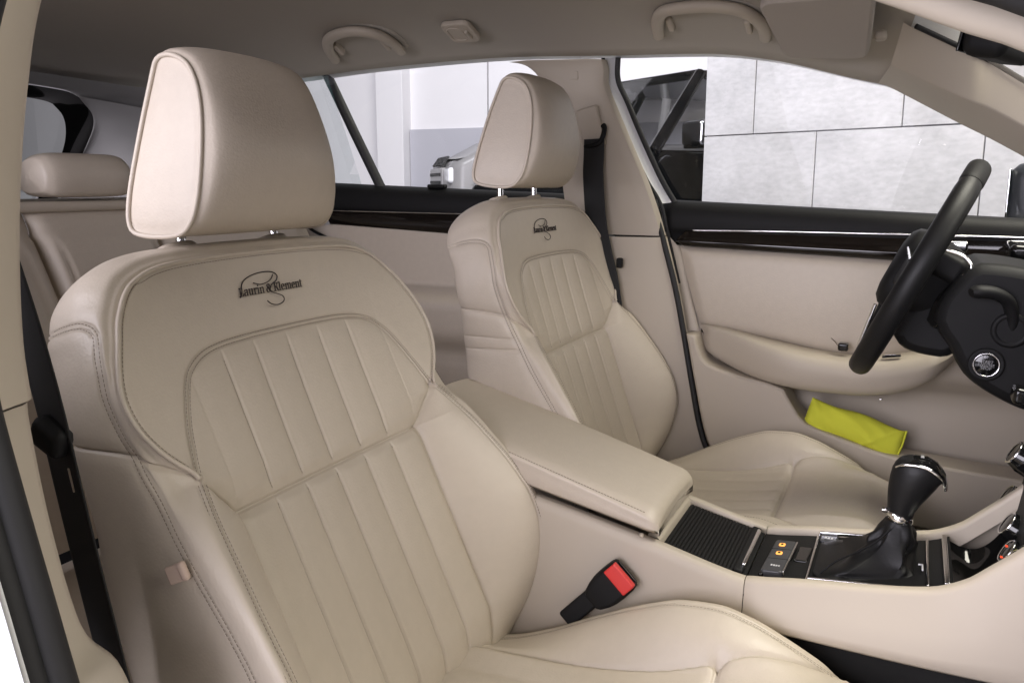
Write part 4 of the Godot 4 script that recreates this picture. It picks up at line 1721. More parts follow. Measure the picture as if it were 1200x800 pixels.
func make_rear_door() -> void:
	var t := thing("far_rear_door", "closed far rear door with black rail and beige panel, between the two front seats", "car door", Vector3(-0.3, 0.42, -0.74))
	var off := t.position
	var shift := Transform3D(Basis.IDENTITY, -off)
	var g := Geo.new()
	var rows := []
	for x in span(-0.90, 0.03, 50):
		var row := PackedVector3Array()
		for p in upper_profile(x, 1.040 - 0.046 * (x + 0.293)):
			row.append(shift * Vector3(x, p.y, p.x + 0.006))
		rows.append(row)
	skin(g, rows, false, false, false, Vector3(0, 0.3, 1))
	part(t, "upper_rail", g, M.black_soft)
	g = Geo.new()
	rows = []
	for x in span(-0.90, 0.03, 40):
		var row := PackedVector3Array()
		var lo = 1.044 - 0.046 * (x + 0.293)
		var hi = 1.094 - 0.006 * (x + 0.293)
		for q in [Vector2(-0.706, 1.0), Vector2(-0.696, 0.98), Vector2(-0.692, 0.8), Vector2(-0.690, 0.4), Vector2(-0.692, 0.05), Vector2(-0.704, 0.0)]:
			row.append(shift * Vector3(x, lerpf(lo, hi, q.y), q.x))
		rows.append(row)
	skin(g, rows, false, false, false, Vector3(0, 0, 1))
	part(t, "decor_strip", g, M.decor)
	g = Geo.new()
	tube(g, PackedVector3Array(span(-0.9, 0.03, 12).map(func(x): return Vector3(x, 1.0945 - 0.006 * (x + 0.293), -0.6895) - off)), 0.0016, 6)
	part(t, "chrome_line", g, M.chrome)
	g = Geo.new()
	rows = []
	for x in span(-0.90, 0.05, 40):
		var row := PackedVector3Array()
		for k in 40:
			var y := lerpf(1.075, 0.42, k / 39.0)
			var z := -0.700 + 0.055 * smoothstep(0.905, 0.885, y) * smoothstep(0.74, 0.80, y) + 0.02 * smoothstep(0.8, 0.7, y)
			row.append(shift * Vector3(x, y, z))
		rows.append(row)
	skin(g, rows, false, false, false, Vector3(0, 0, 1))
	part(t, "inner_panel", g, M.leather)
	g = Geo.new()
	tube(g, spline(v3([-0.745, 1.065, -0.700, -0.70, 1.04, -0.696, -0.63, 1.012, -0.696, -0.55, 0.96, -0.696]).map(func(p): return p - off), 20), 0.004, 8)
	part(t, "rear_seal", g, M.rubber)
	# quarter light post and glass
	g = Geo.new()
	tube(g, PackedVector3Array([Vector3(-0.655, 1.47, -0.695) - off, Vector3(-0.575, 1.30, -0.712) - off, Vector3(-0.500, 1.145, -0.728) - off]), 0.0125, 10)
	part(t, "quarter_light_post", g, M.rubber)
	for span2 in [[-0.60, 0.06, M.glass, "window_glass"], [-1.02, -0.57, M.tint, "quarter_glass"]]:
		g = Geo.new()
		rows = []
		for x in span(span2[0], span2[1], 16):
			var row := PackedVector3Array()
			for k in 10:
				var y := lerpf(1.05, 1.47, k / 9.0)
				row.append(shift * Vector3(x - 0.20 * (y - 1.15) if span2[3] == "quarter_glass" or x < -0.5 else x, y, -0.757 + 0.085 * pow(clampf((y - 1.02) / 0.44, 0, 1), 1.3)))
			rows.append(row)
		skin(g, rows, false, false, false, Vector3(0, 0, 1))
		part(t, span2[3], g, span2[2])
	# child-lock tab of the sun blind on the sill
	g = Geo.new()
	rbox(g, Vector3(-0.335, 1.160, -0.722) - off, Vector3(0.05, 0.01, 0.02), 0.004)
	part(t, "blind_tab", g, M.black_soft)
	g = Geo.new()
	rbox(g, Vector3(-0.43, 0.76, -0.80) - off, Vector3(1.0, 0.64, 0.05), 0.02)
	part(t, "outer_skin", g, M.paint)


func make_near_rear_door() -> void:
	# shut beside the near pillar; only its shade and its paint are seen
	var t := thing("near_rear_door", "white near rear door, its edge at the lower left corner", "car door", Vector3(-0.4, 0.4, 0.74))
	var off := t.position
	var g := Geo.new()
	rbox(g, Vector3(-0.41, 0.76, 0.85) - off, Vector3(0.96, 0.68, 0.09), 0.02)
	part(t, "door_shell", g, M.paint)
	g = Geo.new()
	rbox(g, Vector3(-0.38, 0.74, 0.79) - off, Vector3(0.98, 0.66, 0.03), 0.012)
	part(t, "inner_panel", g, M.trim)
	g = Geo.new()
	rbox(g, Vector3(-0.42, 1.26, 0.80) - off, Vector3(0.90, 0.36, 0.004), 0.001)
	part(t, "window_glass", g, M.glass)


func make_open_door() -> void:
	# the near front door stands open beside the camera, out of the picture, and shades the console
	var t := thing("near_front_door", "open near front door, out of view beside the camera, shading the console", "car door", Vector3(1.02, 0.4, 0.88))
	t.rotation.y = deg_to_rad(69.0)
	# local -x runs from the hinge to the door's free edge
	var g := Geo.new()
	rbox(g, Vector3(-0.56, 0.36, 0.03), Vector3(1.08, 0.70, 0.05), 0.02)
	part(t, "outer_skin", g, M.paint)
	g = Geo.new()
	rbox(g, Vector3(-0.55, 0.30, -0.03), Vector3(1.02, 0.56, 0.06), 0.025)
	part(t, "inner_panel", g, M.trim)
	g = Geo.new()
	rbox(g, Vector3(-0.55, 0.66, -0.03), Vector3(1.02, 0.12, 0.07), 0.03)
	part(t, "upper_rail", g, M.black_soft)
	g = Geo.new()
	rbox(g, Vector3(-0.62, 0.88, 0.02), Vector3(0.80, 0.34, 0.004), 0.001)
	part(t, "window_glass", g, M.glass)
	g = Geo.new()
	tube(g, PackedVector3Array([Vector3(-0.05, 0.72, 0.02), Vector3(-0.45, 1.0, 0.0), Vector3(-0.80, 1.06, -0.01), Vector3(-1.06, 1.0, 0.0), Vector3(-1.08, 0.72, 0.02)]), 0.018, 10)
	part(t, "window_frame", g, M.rubber)


func make_rear_cabin() -> void:
	# rear bench: three backs, one low headrest in view
	var b := thing("rear_bench", "brown shaded leather rear bench with low centre headrest", "car seat", Vector3(-0.55, 0.35, 0.0))
	var off := b.position
	var lean := Basis(Vector3.BACK, deg_to_rad(25))
	for s in [[-0.375, 0.486], [0.0, 0.262], [0.375, 0.486]]:
		var g := Geo.new()
		var rows := []
		for k in 40:
			var v := k / 39.0
			var row := PackedVector3Array()
			for j in 40:
				var u := j / 39.0 * 2.0 - 1.0
				var e := 1.0 - pow(absf(u), 16.0)
				var top := 1.0 - pow(v, 14.0)
				var n := 0.035 * e * top - 0.006 * exp(-pow((v - 0.90) / 0.012, 2)) - 0.006 * exp(-pow((absf(u) - 0.8) / 0.02, 2)) * smoothstep(0.88, 0.8, v)
				row.append(Vector3(-0.455, 0.58, s[0]) + lean * Vector3(n, v * 0.605, 0) + Vector3(0, 0, u * s[1] * 0.5) - off)
			rows.append(row)
		skin(g, rows, false, false, false, Vector3(1, 0.2, 0))
		part(b, "backrest", g, M.leather)
		g = Geo.new()
		rbox(g, Vector3(-0.20, 0.53, s[0]) - off, Vector3(0.52, 0.13, s[1] - 0.006), 0.035, Basis(Vector3.BACK, deg_to_rad(6)))
		part(b, "cushion", g, M.leather)
	for z in [-0.37, 0.0, 0.37]:
		var g := Geo.new()
		var prof := spline(v3([-0.690, 1.142, 0, -0.672, 1.150, 0, -0.668, 1.185, 0, -0.680, 1.212, 0, -0.705, 1.224, 0, -0.745, 1.215, 0, -0.765, 1.18, 0, -0.755, 1.145, 0]), 40, true)
		var rows := []
		var cen := Vector3(-0.715, 1.18, 0)
		for k in 33:
			var u := k / 16.0 - 1.0
			var f := pow(maxf(1.0 - pow(absf(u), 6.0), 0.0), 0.35) * 0.9 + 0.1
			f -= 0.05 * exp(-pow((absf(u) - 0.86) / 0.02, 2))
			var row := PackedVector3Array()
			for p in prof:
				row.append(cen + (p - cen) * f + Vector3(0, 0, z + u * 0.105) - off)
			rows.append(row)
		skin(g, rows, true, true, true)
		part(b, "headrest", g, M.leather)
	var g2 := Geo.new()
	rbox(g2, Vector3(-0.83, 1.125, 0) - off, Vector3(0.30, 0.02, 1.24), 0.008)
	part(b, "bench_top", g2, M.trim)
	# quarter trims
	for sg in [-1.0, 1.0]:
		var t := thing("rear_quarter_trim", "grey roof pillar trim beside the rear window, %s" % ("on the far side" if sg < 0 else "on the near side"), "pillar trim", Vector3(-1.2, 1.1, 0.62 * sg), "rear quarter trims")
		var o := t.position
		var U := v3([-1.20, 1.437, 0, -1.20, 1.432, -0.30, -1.17, 1.424, -0.45, -1.08, 1.412, -0.56, -0.95, 1.414, -0.62, -0.78, 1.424, -0.640])
		var Mm := v3([-1.235, 1.430, 0, -1.24, 1.425, -0.32, -1.22, 1.41, -0.47, -1.14, 1.385, -0.58, -0.98, 1.37, -0.645, -0.74, 1.33, -0.672])
		var Lo := v3([-1.28, 1.418, 0, -1.29, 1.412, -0.37, -1.305, 1.398, -0.485, -1.330, 1.345, -0.555, -1.42, 1.275, -0.595, -1.52, 1.185, -0.612])
		var rows := []
		for c in [U, Mm, Lo]:
			rows.append((c if sg < 0 else flipz(c)).map(func(p): return p - o))
		var g := Geo.new()
		band(g, rows, 50, Vector3(0.5, -0.4, -sg))
		part(t, "upper_cover", g, M.grey_trim)
		var c1 := v3([-1.305, 1.398, -0.485, -1.330, 1.345, -0.555, -1.42, 1.275, -0.595, -1.52, 1.185, -0.612, -1.62, 1.08, -0.63])
		var c2 := v3([-1.08, 1.352, -0.605, -1.08, 1.340, -0.612, -1.10, 1.27, -0.625, -1.14, 1.185, -0.63, -1.2, 1.06, -0.64])
		var c3 := v3([-0.86, 1.370, -0.655, -0.80, 1.345, -0.668, -0.76, 1.27, -0.675, -0.70, 1.185, -0.682, -0.64, 1.06, -0.69])
		rows = []
		for c in [c1, c2, c3]:
			rows.append((c if sg < 0 else flipz(c)).map(func(p): return p - o + Vector3(0, 0, 0.004 * -sg)))
		g = Geo.new()
		band(g, rows, 40, Vector3(0.5, 0, -sg))
		part(t, "lower_cover", g, M.grey_trim)
	# rear window
	var w := thing("rear_window", "rear window with broad black border and curved corner, beyond the rear bench", "car window", Vector3(-1.55, 1.15, 0))
	var wo := w.position
	var frame := v3([-1.275, 1.415, 0.0, -1.285, 1.409, -0.37, -1.30, 1.395, -0.485, -1.330, 1.342, -0.552, -1.42, 1.270, -0.592, -1.53, 1.175, -0.610, -1.66, 1.06, -0.62])
	var inside := v3([-1.31, 1.388, 0.0, -1.32, 1.382, -0.36, -1.345, 1.362, -0.455, -1.385, 1.315, -0.505, -1.46, 1.245, -0.540, -1.57, 1.15, -0.555, -1.68, 1.05, -0.565])
	for sg in [-1.0, 1.0]:
		var g := Geo.new()
		var a: Array = (frame if sg < 0 else flipz(frame)).map(func(p): return p - wo)
		var c: Array = (inside if sg < 0 else flipz(inside)).map(func(p): return p - wo)
		var m := []
		for k in a.size():
			m.append(a[k].lerp(c[k], 0.55) + Vector3(0.006, -0.004, 0))
		band(g, [a, m, c], 60, Vector3(1, -0.4, 0))
		part(w, "black_border", g, M.black_gloss)
	var gg := Geo.new()
	var rr := []
	for k in 14:
		var f := k / 13.0
		var row := PackedVector3Array()
		for j in 15:
			var u := j / 14.0 * 2.0 - 1.0
			row.append(Vector3(-1.31 - 0.36 * f - 0.02 * u * u, 1.392 - 0.34 * f, 0.56 * u) - wo)
		rr.append(row)
	skin(gg, rr, false, false, false, Vector3(1, -0.5, 0))
	part(w, "pane", gg, M.tint)
	# closed tail behind the bench
	var tail := Geo.new()
	rbox(tail, Vector3(-1.30, 0.72, 0), Vector3(0.62, 0.60, 1.5), 0.03)
	setting("luggage_bay", tail, M.carpet, "dark luggage bay behind the rear bench")


# ---------------------------------------------------------------- console, gear lever, wheel, dash
var T_CE := [PackedFloat32Array([0.0, 0.31, 0.461, 0.572, 0.584, 0.66, 0.73, 0.804, 0.839, 0.867, 0.895, 0.95]), PackedFloat32Array([0.79, 0.727, 0.694, 0.667, 0.665, 0.674, 0.682, 0.694, 0.710, 0.735, 0.762, 0.82])]


func console_edge(x: float) -> float:
	return cub(T_CE[0], T_CE[1], x)


func make_console() -> void:
	var t := thing("centre_console", "beige centre console with padded armrest lid between the front seats", "console", Vector3(0.55, 0.30, 0.0))
	var off := t.position
	for sg in [1.0, -1.0]:
		for seg in [[-0.05, 0.5895], [0.5905, 0.96]]:
			var g := Geo.new()
			var rows := []
			for x in span(seg[0], seg[1], 46):
				var y := console_edge(x)
				var fl := smoothstep(0.55, 0.85, x)
				var low := lerpf(0.50, 0.612, smoothstep(0.54, 0.62, x))
				var lip := 0.002 * (exp(-pow((x - seg[1]) / 0.003, 2)) + exp(-pow((x - seg[0]) / 0.003, 2)))
				var row := PackedVector3Array()
				for q in [Vector2(0.0835, y - 0.03), Vector2(0.084, y - 0.008), Vector2(0.0855, y - 0.002), Vector2(0.089, y), Vector2(0.097, y), Vector2(0.101, y - 0.0015), Vector2(0.1045, y - 0.006), Vector2(0.107, y - 0.016), Vector2(0.113 + 0.010 * fl, lerpf(y, low, 0.55)), Vector2(0.119 + 0.012 * fl, lerpf(y, low, 0.85)), Vector2(0.121 + 0.012 * fl, low), Vector2(0.110 + 0.012 * fl, low - 0.008), Vector2(0.08, low - 0.012)]:
					row.append(Vector3(x, q.y - lip, (q.x - lip) * sg) - off)
				rows.append(row)
			skin(g, rows, false, false, false, Vector3(0, 0.3, sg))
			part(t, "side_panel", g, M.trim)
	# cross rail in front of the lid
	var g := Geo.new()
	band(g, [v3([0.452, 0.688, 0.085, 0.452, 0.688, -0.085]), v3([0.455, 0.694, 0.085, 0.455, 0.694, -0.085]), v3([0.470, 0.692, 0.085, 0.470, 0.692, -0.085]), v3([0.474, 0.688, 0.085, 0.474, 0.688, -0.085]), v3([0.475, 0.67, 0.085, 0.475, 0.67, -0.085])].map(func(c): return c.map(func(p): return p - off)), 12, Vector3(0.2, 1, 0))
	part(t, "cross_rail", g, M.trim)
	# armrest lid, padded and sloping forward
	g = Geo.new()
	var rows := []
	for k in 60:
		var f := 1.0 - pow(1.0 - k / 59.0, 1.9)
		var x := lerpf(0.085, 0.474, f)
		var endf := 1.0 - smoothstep(0.94, 1.0, f)
		var top := 0.7315 - 0.283 * (x - 0.47) + 0.003 * sin(PI * f)
		var bot := 0.7065 - 0.215 * (x - 0.456)
		var hw := 0.106 - 0.008 * pow(maxf(f - 0.95, 0.0) / 0.05, 3.0)
		var rd := sqrt(maxf(1.0 - pow(maxf(f - 0.955, 0.0) / 0.045, 2), 0.0))
		top = lerpf(bot + 0.012, top, 0.25 + 0.75 * rd)
		var row := PackedVector3Array()
		var m := 24
		for j in m + 1:
			var u := 1.0 - 2.0 * j / m
			var crown := 0.006 * (1.0 - u * u)
			row.append(Vector3(x, top + crown - 0.0045 * pow(absf(u), 14), u * (hw - 0.004)) - off)
		for q in [Vector2(-0.999, -0.0075), Vector2(-1.01, -0.0105), Vector2(-1.0, -0.0135), Vector2(-1.004, -0.02)]:
			row.append(Vector3(x, top + q.y, q.x * (hw - 0.001)) - off)
		row.append(Vector3(x, bot + 0.006, -hw) - off)
		row.append(Vector3(x, bot, -hw + 0.006) - off)
		row.append(Vector3(x, bot, hw - 0.006) - off)
		row.append(Vector3(x, bot + 0.006, hw) - off)
		for q in [Vector2(1.004, -0.02), Vector2(1.0, -0.0135), Vector2(1.01, -0.0105), Vector2(0.999, -0.0075)]:
			row.append(Vector3(x, top + q.y, q.x * (hw - 0.001)) - off)
		rows.append(row)
	skin(g, rows, true, true, true)
	var lid := part(t, "armrest_lid", g, M.leather)
	g = Geo.new()
	for sg in [1.0, -1.0]:
		var line := PackedVector3Array()
		var nn := PackedVector3Array()
		for k in 30:
			var x := lerpf(0.10, 0.458, k / 29.0)
			line.append(Vector3(x, 0.7315 - 0.283 * (x - 0.47) - 0.0035, 0.1035 * sg) - off)
			nn.append(Vector3(0, 0.5, sg).normalized())
		stitches(g, line, nn, 0.0012)
	part(lid, "stitching", g, M.thread).set_meta("kind", "stuff")
	g = Geo.new()
	lathe(g, [Vector2(0.003, -0.002), Vector2(0.003, 0.001), Vector2(0.0015, 0.002)], Transform3D(Basis(Vector3.RIGHT, PI / 2), Vector3(0.452, 0.7005, 0.104) - off), 10)
	part(t, "rubber_stop", g, M.trim)
	# sliding cover of ribs
	g = Geo.new()
	var sl := (0.665 - 0.694) / (0.584 - 0.461)
	var tilt := Basis(Vector3.BACK, atan(sl))
	rbox(g, Vector3(0.531, 0.667, 0) - off, Vector3(0.116, 0.004, 0.166), 0.001, tilt)
	var cover := part(t, "sliding_cover", g, M.black_soft)
	var slat := Geo.new()
	rbox(slat, Vector3.ZERO, Vector3(0.0044, 0.0026, 0.160), 0.0011)
	var sm := mesh_of(slat)
	for k in 20:
		var o := MeshInstance3D.new()
		o.name = "slat"
		o.mesh = sm
		o.material_override = M.black_soft
		var x := 0.4795 + k * 0.0049
		o.transform = Transform3D(tilt, Vector3(x, 0.667 + sl * (x - 0.531) + 0.0032, 0) - off)
		cover.add_child(o, true)
	g = Geo.new()
	rbox(g, Vector3(0.5815, 0.6640, 0.0) - off, Vector3(0.006, 0.010, 0.128), 0.002, tilt)
	part(cover, "handle", g, M.chrome)
	g = Geo.new()
	rbox(g, Vector3(0.5765, 0.6605, 0.0) - off, Vector3(0.014, 0.010, 0.158), 0.003, tilt)
	part(cover, "front_bar", g, M.black_soft)
	# dark deck under the lever
	g = Geo.new()
	rows = []
	for x in span(0.589, 0.83, 20):
		var y := console_edge(x) - 0.010
		var row := PackedVector3Array()
		for z in span(-0.084, 0.084, 12):
			row.append(Vector3(x, y, z) - off)
		rows.append(row)
	skin(g, rows, false, false, false, Vector3.UP)
	part(t, "deck", g, M.black_soft)
	# brake and hold switches
	var sp := Geo.new()
	var swb := Basis(Vector3.BACK, atan(0.1)) * Basis(Vector3.UP, deg_to_rad(-3))
	rbox(sp, Vector3(0.6215, 0.6645, 0.018) - off, Vector3(0.028, 0.010, 0.108), 0.0022, swb, 0.005)
	var sw := part(t, "switch_block", sp, M.switch_grey)
	for k in 2:
		var ic := Geo.new()
		var z: float = [-0.018, 0.012][k]
		rbox(ic, Vector3(0.6205, 0.6697, z) - off, Vector3(0.0085, 0.0012, 0.0105), 0.0005, swb, 0.003)
		part(sw, "amber_light", ic, M.amber)
		ic = Geo.new()
		rbox(ic, Vector3(0.6205, 0.6703, z) - off, Vector3(0.0035, 0.0012, 0.0045), 0.0004, swb)
		part(sw, "light_mark", ic, M.black_soft)
	for z in [-0.003, 0.031]:
		var ic := Geo.new()
		rbox(ic, Vector3(0.6215, 0.6694, z) - off, Vector3(0.0265, 0.0008, 0.0012), 0.0003, swb)
		part(sw, "groove", ic, M.black_soft)
	var wt := Geo.new()
	for k in 4:
		rbox(wt, Vector3(0.6165 + 0.0032 * k, 0.6697, 0.054) - off, Vector3(0.0022, 0.0006, 0.0042), 0.0002, swb)
	var mk := part(sw, "white_print", wt, M.print_white)
	mk.set_meta("kind", "stuff")
	g = Geo.new()
	rbox(g, Vector3(0.6365, 0.6668, 0.018) - off, Vector3(0.0022, 0.008, 0.104), 0.0008, swb)
	part(sw, "chrome_edge", g, M.chrome)
	g = Geo.new()
	rbox(g, Vector3(0.6085, 0.6615, 0.018) - off, Vector3(0.006, 0.006, 0.112), 0.002, swb)
	part(t, "switch_well", g, M.black_gloss)
	g = Geo.new()
	rbox(g, Vector3(0.650, 0.6615, -0.012) - off, Vector3(0.018, 0.006, 0.05), 0.002, swb)
	part(t, "socket", g, M.black_gloss)
	# bright frame round the lever gate
	for q in [[Vector3(0.6635, 0.668, 0.0), Vector3(0.0035, 0.005, 0.164), 0.1], [Vector3(0.724, 0.677, 0.0805), Vector3(0.12, 0.005, 0.004), 0.1], [Vector3(0.724, 0.677, -0.0805), Vector3(0.12, 0.005, 0.004), 0.1], [Vector3(0.803, 0.6865, 0.0), Vector3(0.0035, 0.006, 0.15), 0.12], [Vector3(0.824, 0.692, 0.0), Vector3(0.0065, 0.012, 0.158), 0.2]]:
		var f := Geo.new()
		rbox(f, q[0] - off, q[1], 0.0014, Basis(Vector3.BACK, atan(q[2])))
		part(t, "bright_frame", f, M.chrome)
	g = Geo.new()
	rbox(g, Vector3(0.678, 0.667, -0.070) - off, Vector3(0.024, 0.006, 0.02), 0.002, Basis(Vector3.BACK, 0.1))
	part(t, "gate_badge", g, M.switch_grey)
	g = Geo.new()
	for k in 3:
		rbox(g, Vector3(0.6735 + k * 0.0042, 0.6703, -0.068) - off, Vector3(0.003, 0.0008, 0.005), 0.0002, Basis(Vector3.BACK, 0.1))
	part(t, "badge_print", g, M.print_white).set_meta("kind", "stuff")
	g = Geo.new()
	tube(g, PackedVector3Array([Vector3(0.792, 0.687, 0.012) - off, Vector3(0.797, 0.6875, 0.012) - off, Vector3(0.797, 0.688, 0.03) - off]), 0.0012, 6)
	part(t, "gate_mark", g, M.print_white)
	# glossy tray ahead of the lever, its bowl rising to the dash
	g = Geo.new()
	rows = []
	for k in 24:
		var f := k / 23.0
		var x := lerpf(0.829, 0.925, f)
		var y := 0.672 - 0.012 * sin(PI * minf(f * 1.3, 1.0)) + 0.11 * pow(f, 3.0)
		var row := PackedVector3Array()
		for j in 17:
			var u := j / 16.0 * 2.0 - 1.0
			row.append(Vector3(x, y + 0.018 * pow(absf(u), 6.0), 0.084 * u) - off)
		rows.append(row)
	skin(g, rows, false, false, false, Vector3(-0.2, 1, 0))
	part(t, "tray", g, M.black_gloss)
	# core under it all
	g = Geo.new()
	rbox(g, Vector3(0.42, 0.50, 0) - off, Vector3(1.1, 0.22, 0.16), 0.02)
	part(t, "core", g, M.carpet)


func make_gear_lever() -> void:
	var t := thing("gear_lever", "black leather gear lever with chrome collar and bright-edged knob", "gear lever", Vector3(0.735, 0.67, 0.0))
	var off := t.position
	var g := Geo.new()
	var rows := []
	for k in 40:
		var v := k / 39.0
		var c := Vector3(0.7285, 0.668, 0).lerp(Vector3(0.7645, 0.7395, 0), v) + Vector3(0.006, 0, 0) * sin(PI * v) + Vector3(0.0, -0.008, 0) * sin(PI * v)
		var shrink := lerpf(1.0, 0.0, pow(v, 0.72))
		var row := PackedVector3Array()
		var box := ring2(lerpf(0.016, 0.060, shrink), lerpf(0.016, 0.066, shrink), lerpf(0.0158, 0.02, shrink), 12)
		for j in box.size():
			var p := box[j]
			var w := p.angle()
			var ripple := sin(PI * pow(v, 0.8)) * (0.0085 * sin(3.0 * w + 5.0 * v + 0.6) + 0.0055 * sin(5.0 * w - 9.0 * v) + 0.0026 * sin(11.0 * w + 12.0 * v))
			var dir := p.normalized()
			row.append(c + Vector3(p.x + dir.x * ripple, 0.004 * sin(PI * v) * sin(2.0 * w + 5.0 * v) + 0.09 * dir.x * p.length() * v * 0.5, p.y + dir.y * ripple) - off)
		rows.append(row)
	skin(g, rows, true, false, true)
	part(t, "boot", g, M.black_leather)
	# seam down the boot
	g = Geo.new()
	tube(g, spline(v3([0.757, 0.732, 0.018, 0.742, 0.716, 0.027, 0.722, 0.702, 0.036, 0.695, 0.688, 0.050, 0.678, 0.672, 0.060]).map(func(p): return p - off), 20), 0.0014, 6)
	part(t, "boot_seam", g, M.black_leather)
	# collar
	var axis := Vector3(0.24, 0.97, 0).normalized()
	var b := look(Vector3(0, 0, 1), axis)
	g = Geo.new()
	lathe(g, [Vector2(0.0150, -0.006), Vector2(0.0172, -0.005), Vector2(0.0176, 0.0), Vector2(0.0168, 0.004), Vector2(0.0150, 0.006)], Transform3D(Basis(Vector3.BACK, deg_to_rad(-10)) * b, Vector3(0.7655, 0.7435, 0) - off), 32)
	part(t, "collar", g, M.chrome)
	g = Geo.new()
	lathe(g, [Vector2(0.003, -0.003), Vector2(0.0036, 0.0), Vector2(0.003, 0.003)], Transform3D(Basis(Vector3.BACK, PI / 2), Vector3(0.7475, 0.751, 0.004) - off), 12)
	part(t, "release_button", g, M.chrome)
	# knob body
	var tab := [[0.745, 0.7665, 0.0150, 0.0150], [0.752, 0.7668, 0.0165, 0.016], [0.764, 0.7695, 0.0200, 0.0185], [0.776, 0.7735, 0.0245, 0.021], [0.788, 0.7775, 0.0282, 0.0235], [0.799, 0.7810, 0.0305, 0.0248], [0.809, 0.7835, 0.0312, 0.0248], [0.817, 0.7850, 0.0296, 0.0228], [0.8225, 0.7858, 0.0255, 0.0185], [0.8258, 0.7862, 0.0185, 0.0125], [0.8268, 0.7862, 0.006, 0.004]]
	g = Geo.new()
	rows = []
	var key := []
	for e in tab:
		key.append(Vector3(e[0], e[1], e[2]))
	for k in tab.size() * 3 - 2:
		var i := k / 3
		var f := (k % 3) / 3.0
		var e0: Array = tab[i]
		var e1: Array = tab[mini(i + 1, tab.size() - 1)]
		var row := PackedVector3Array()
		for s in 40:
			var w := TAU * s / 40
			# the forward side droops into a lip
			var droop := 0.010 * pow(maxf(cos(w), 0.0), 2.0) * smoothstep(0.79, 0.815, lerpf(e0[0], e1[0], f))
			row.append(Vector3(lerpf(e0[1], e1[1], f) + cos(w) * lerpf(e0[2], e1[2], f), lerpf(e0[0], e1[0], f) - droop, sin(w) * lerpf(e0[3], e1[3], f)) - off)
		rows.append(row)
	skin(g, rows, true, true, true)
	part(t, "knob", g, M.black_leather)
	# bright band over the top and forward edge, black cap above it
	for sg in [1.0, -1.0]:
		var s: float = sg
		g = Geo.new()
		tube(g, spline(v3([0.757, 0.812, 0.012, 0.765, 0.8185, 0.019, 0.778, 0.8205, 0.0215, 0.792, 0.8185, 0.0225, 0.804, 0.8115, 0.0225, 0.812, 0.8015, 0.018, 0.815, 0.790, 0.011]).map(func(p): return Vector3(p.x, p.y, p.z * s) - off), 40), 0.0021, 8)
		part(t, "bright_band", g, M.chrome)
	g = Geo.new()
	var cap := []
	for q in [[0.758, 0.8140, 0.010], [0.765, 0.8225, 0.0165], [0.778, 0.8275, 0.0185], [0.792, 0.8268, 0.019], [0.804, 0.8205, 0.019], [0.8135, 0.8085, 0.0150], [0.8175, 0.7945, 0.0095], [0.8165, 0.788, 0.005]]:
		var row := PackedVector3Array()
		for j in 13:
			var u := j / 12.0 * 2.0 - 1.0
			var d := 0.0035 * u * u
			row.append(Vector3(q[0], q[1] - d, q[2] * u) - off)
		cap.append(row)
	skin(g, cap, false, false, false, Vector3(0.3, 1, 0))
	part(t, "knob_cap", g, M.black_gloss)
	g = Geo.new()
	rbox(g, Vector3(0.786, 0.8282, 0.004) - off, Vector3(0.004, 0.0008, 0.010), 0.0003)
	part(t, "knob_print", g, M.print_grey)


func make_buckle() -> void:
	var t := thing("belt_buckle", "black seat belt buckle with red release button beside the console", "seat belt buckle", Vector3(0.375, 0.57, 0.128))
	var off := t.position
	# the buckle leans forward; its top end carries the button
	var up := (Vector3(0.4375, 0.6535, 0.134) - Vector3(0.391, 0.604, 0.130)).normalized()
	var b := look(Vector3(0.05, 0.10, 1.0), up)
	var g := Geo.new()
	var rows := []
	for e in [[-0.034, 0.013, 0.008], [-0.030, 0.0165, 0.010], [-0.018, 0.021, 0.0115], [-0.006, 0.0235, 0.0125], [0.010, 0.0238, 0.013], [0.024, 0.0232, 0.0128], [0.029, 0.0222, 0.0122], [0.0305, 0.0205, 0.0108]]:
		var row := PackedVector3Array()
		for p in ring2(e[1], e[2], e[2] * 0.55, 5):
			row.append(Vector3(0.418, 0.6325, 0.132) + b * Vector3(p.x, e[0], p.y) - off)
		rows.append(row)
	skin(g, rows, true, true, true)
	part(t, "housing", g, M.black_soft)
	g = Geo.new()
	rbox(g, Vector3(0.418, 0.6325, 0.132) + b * Vector3(0, 0.0215, 0.0085) - off, Vector3(0.040, 0.0205, 0.0115), 0.002, b)
	part(t, "release_button", g, M.red)
	g = Geo.new()
	rbox(g, Vector3(0.418, 0.6325, 0.132) + b * Vector3(0, 0.0315, -0.0035) - off, Vector3(0.034, 0.0025, 0.004), 0.0008, b)
	part(t, "slot", g, M.black_gloss)
	g = Geo.new()
	rbox(g, Vector3(0.418, 0.6325, 0.132) + b * Vector3(-0.003, -0.056, -0.001) - off, Vector3(0.026, 0.06, 0.010), 0.004, b)
	part(t, "stalk", g, M.black_soft)


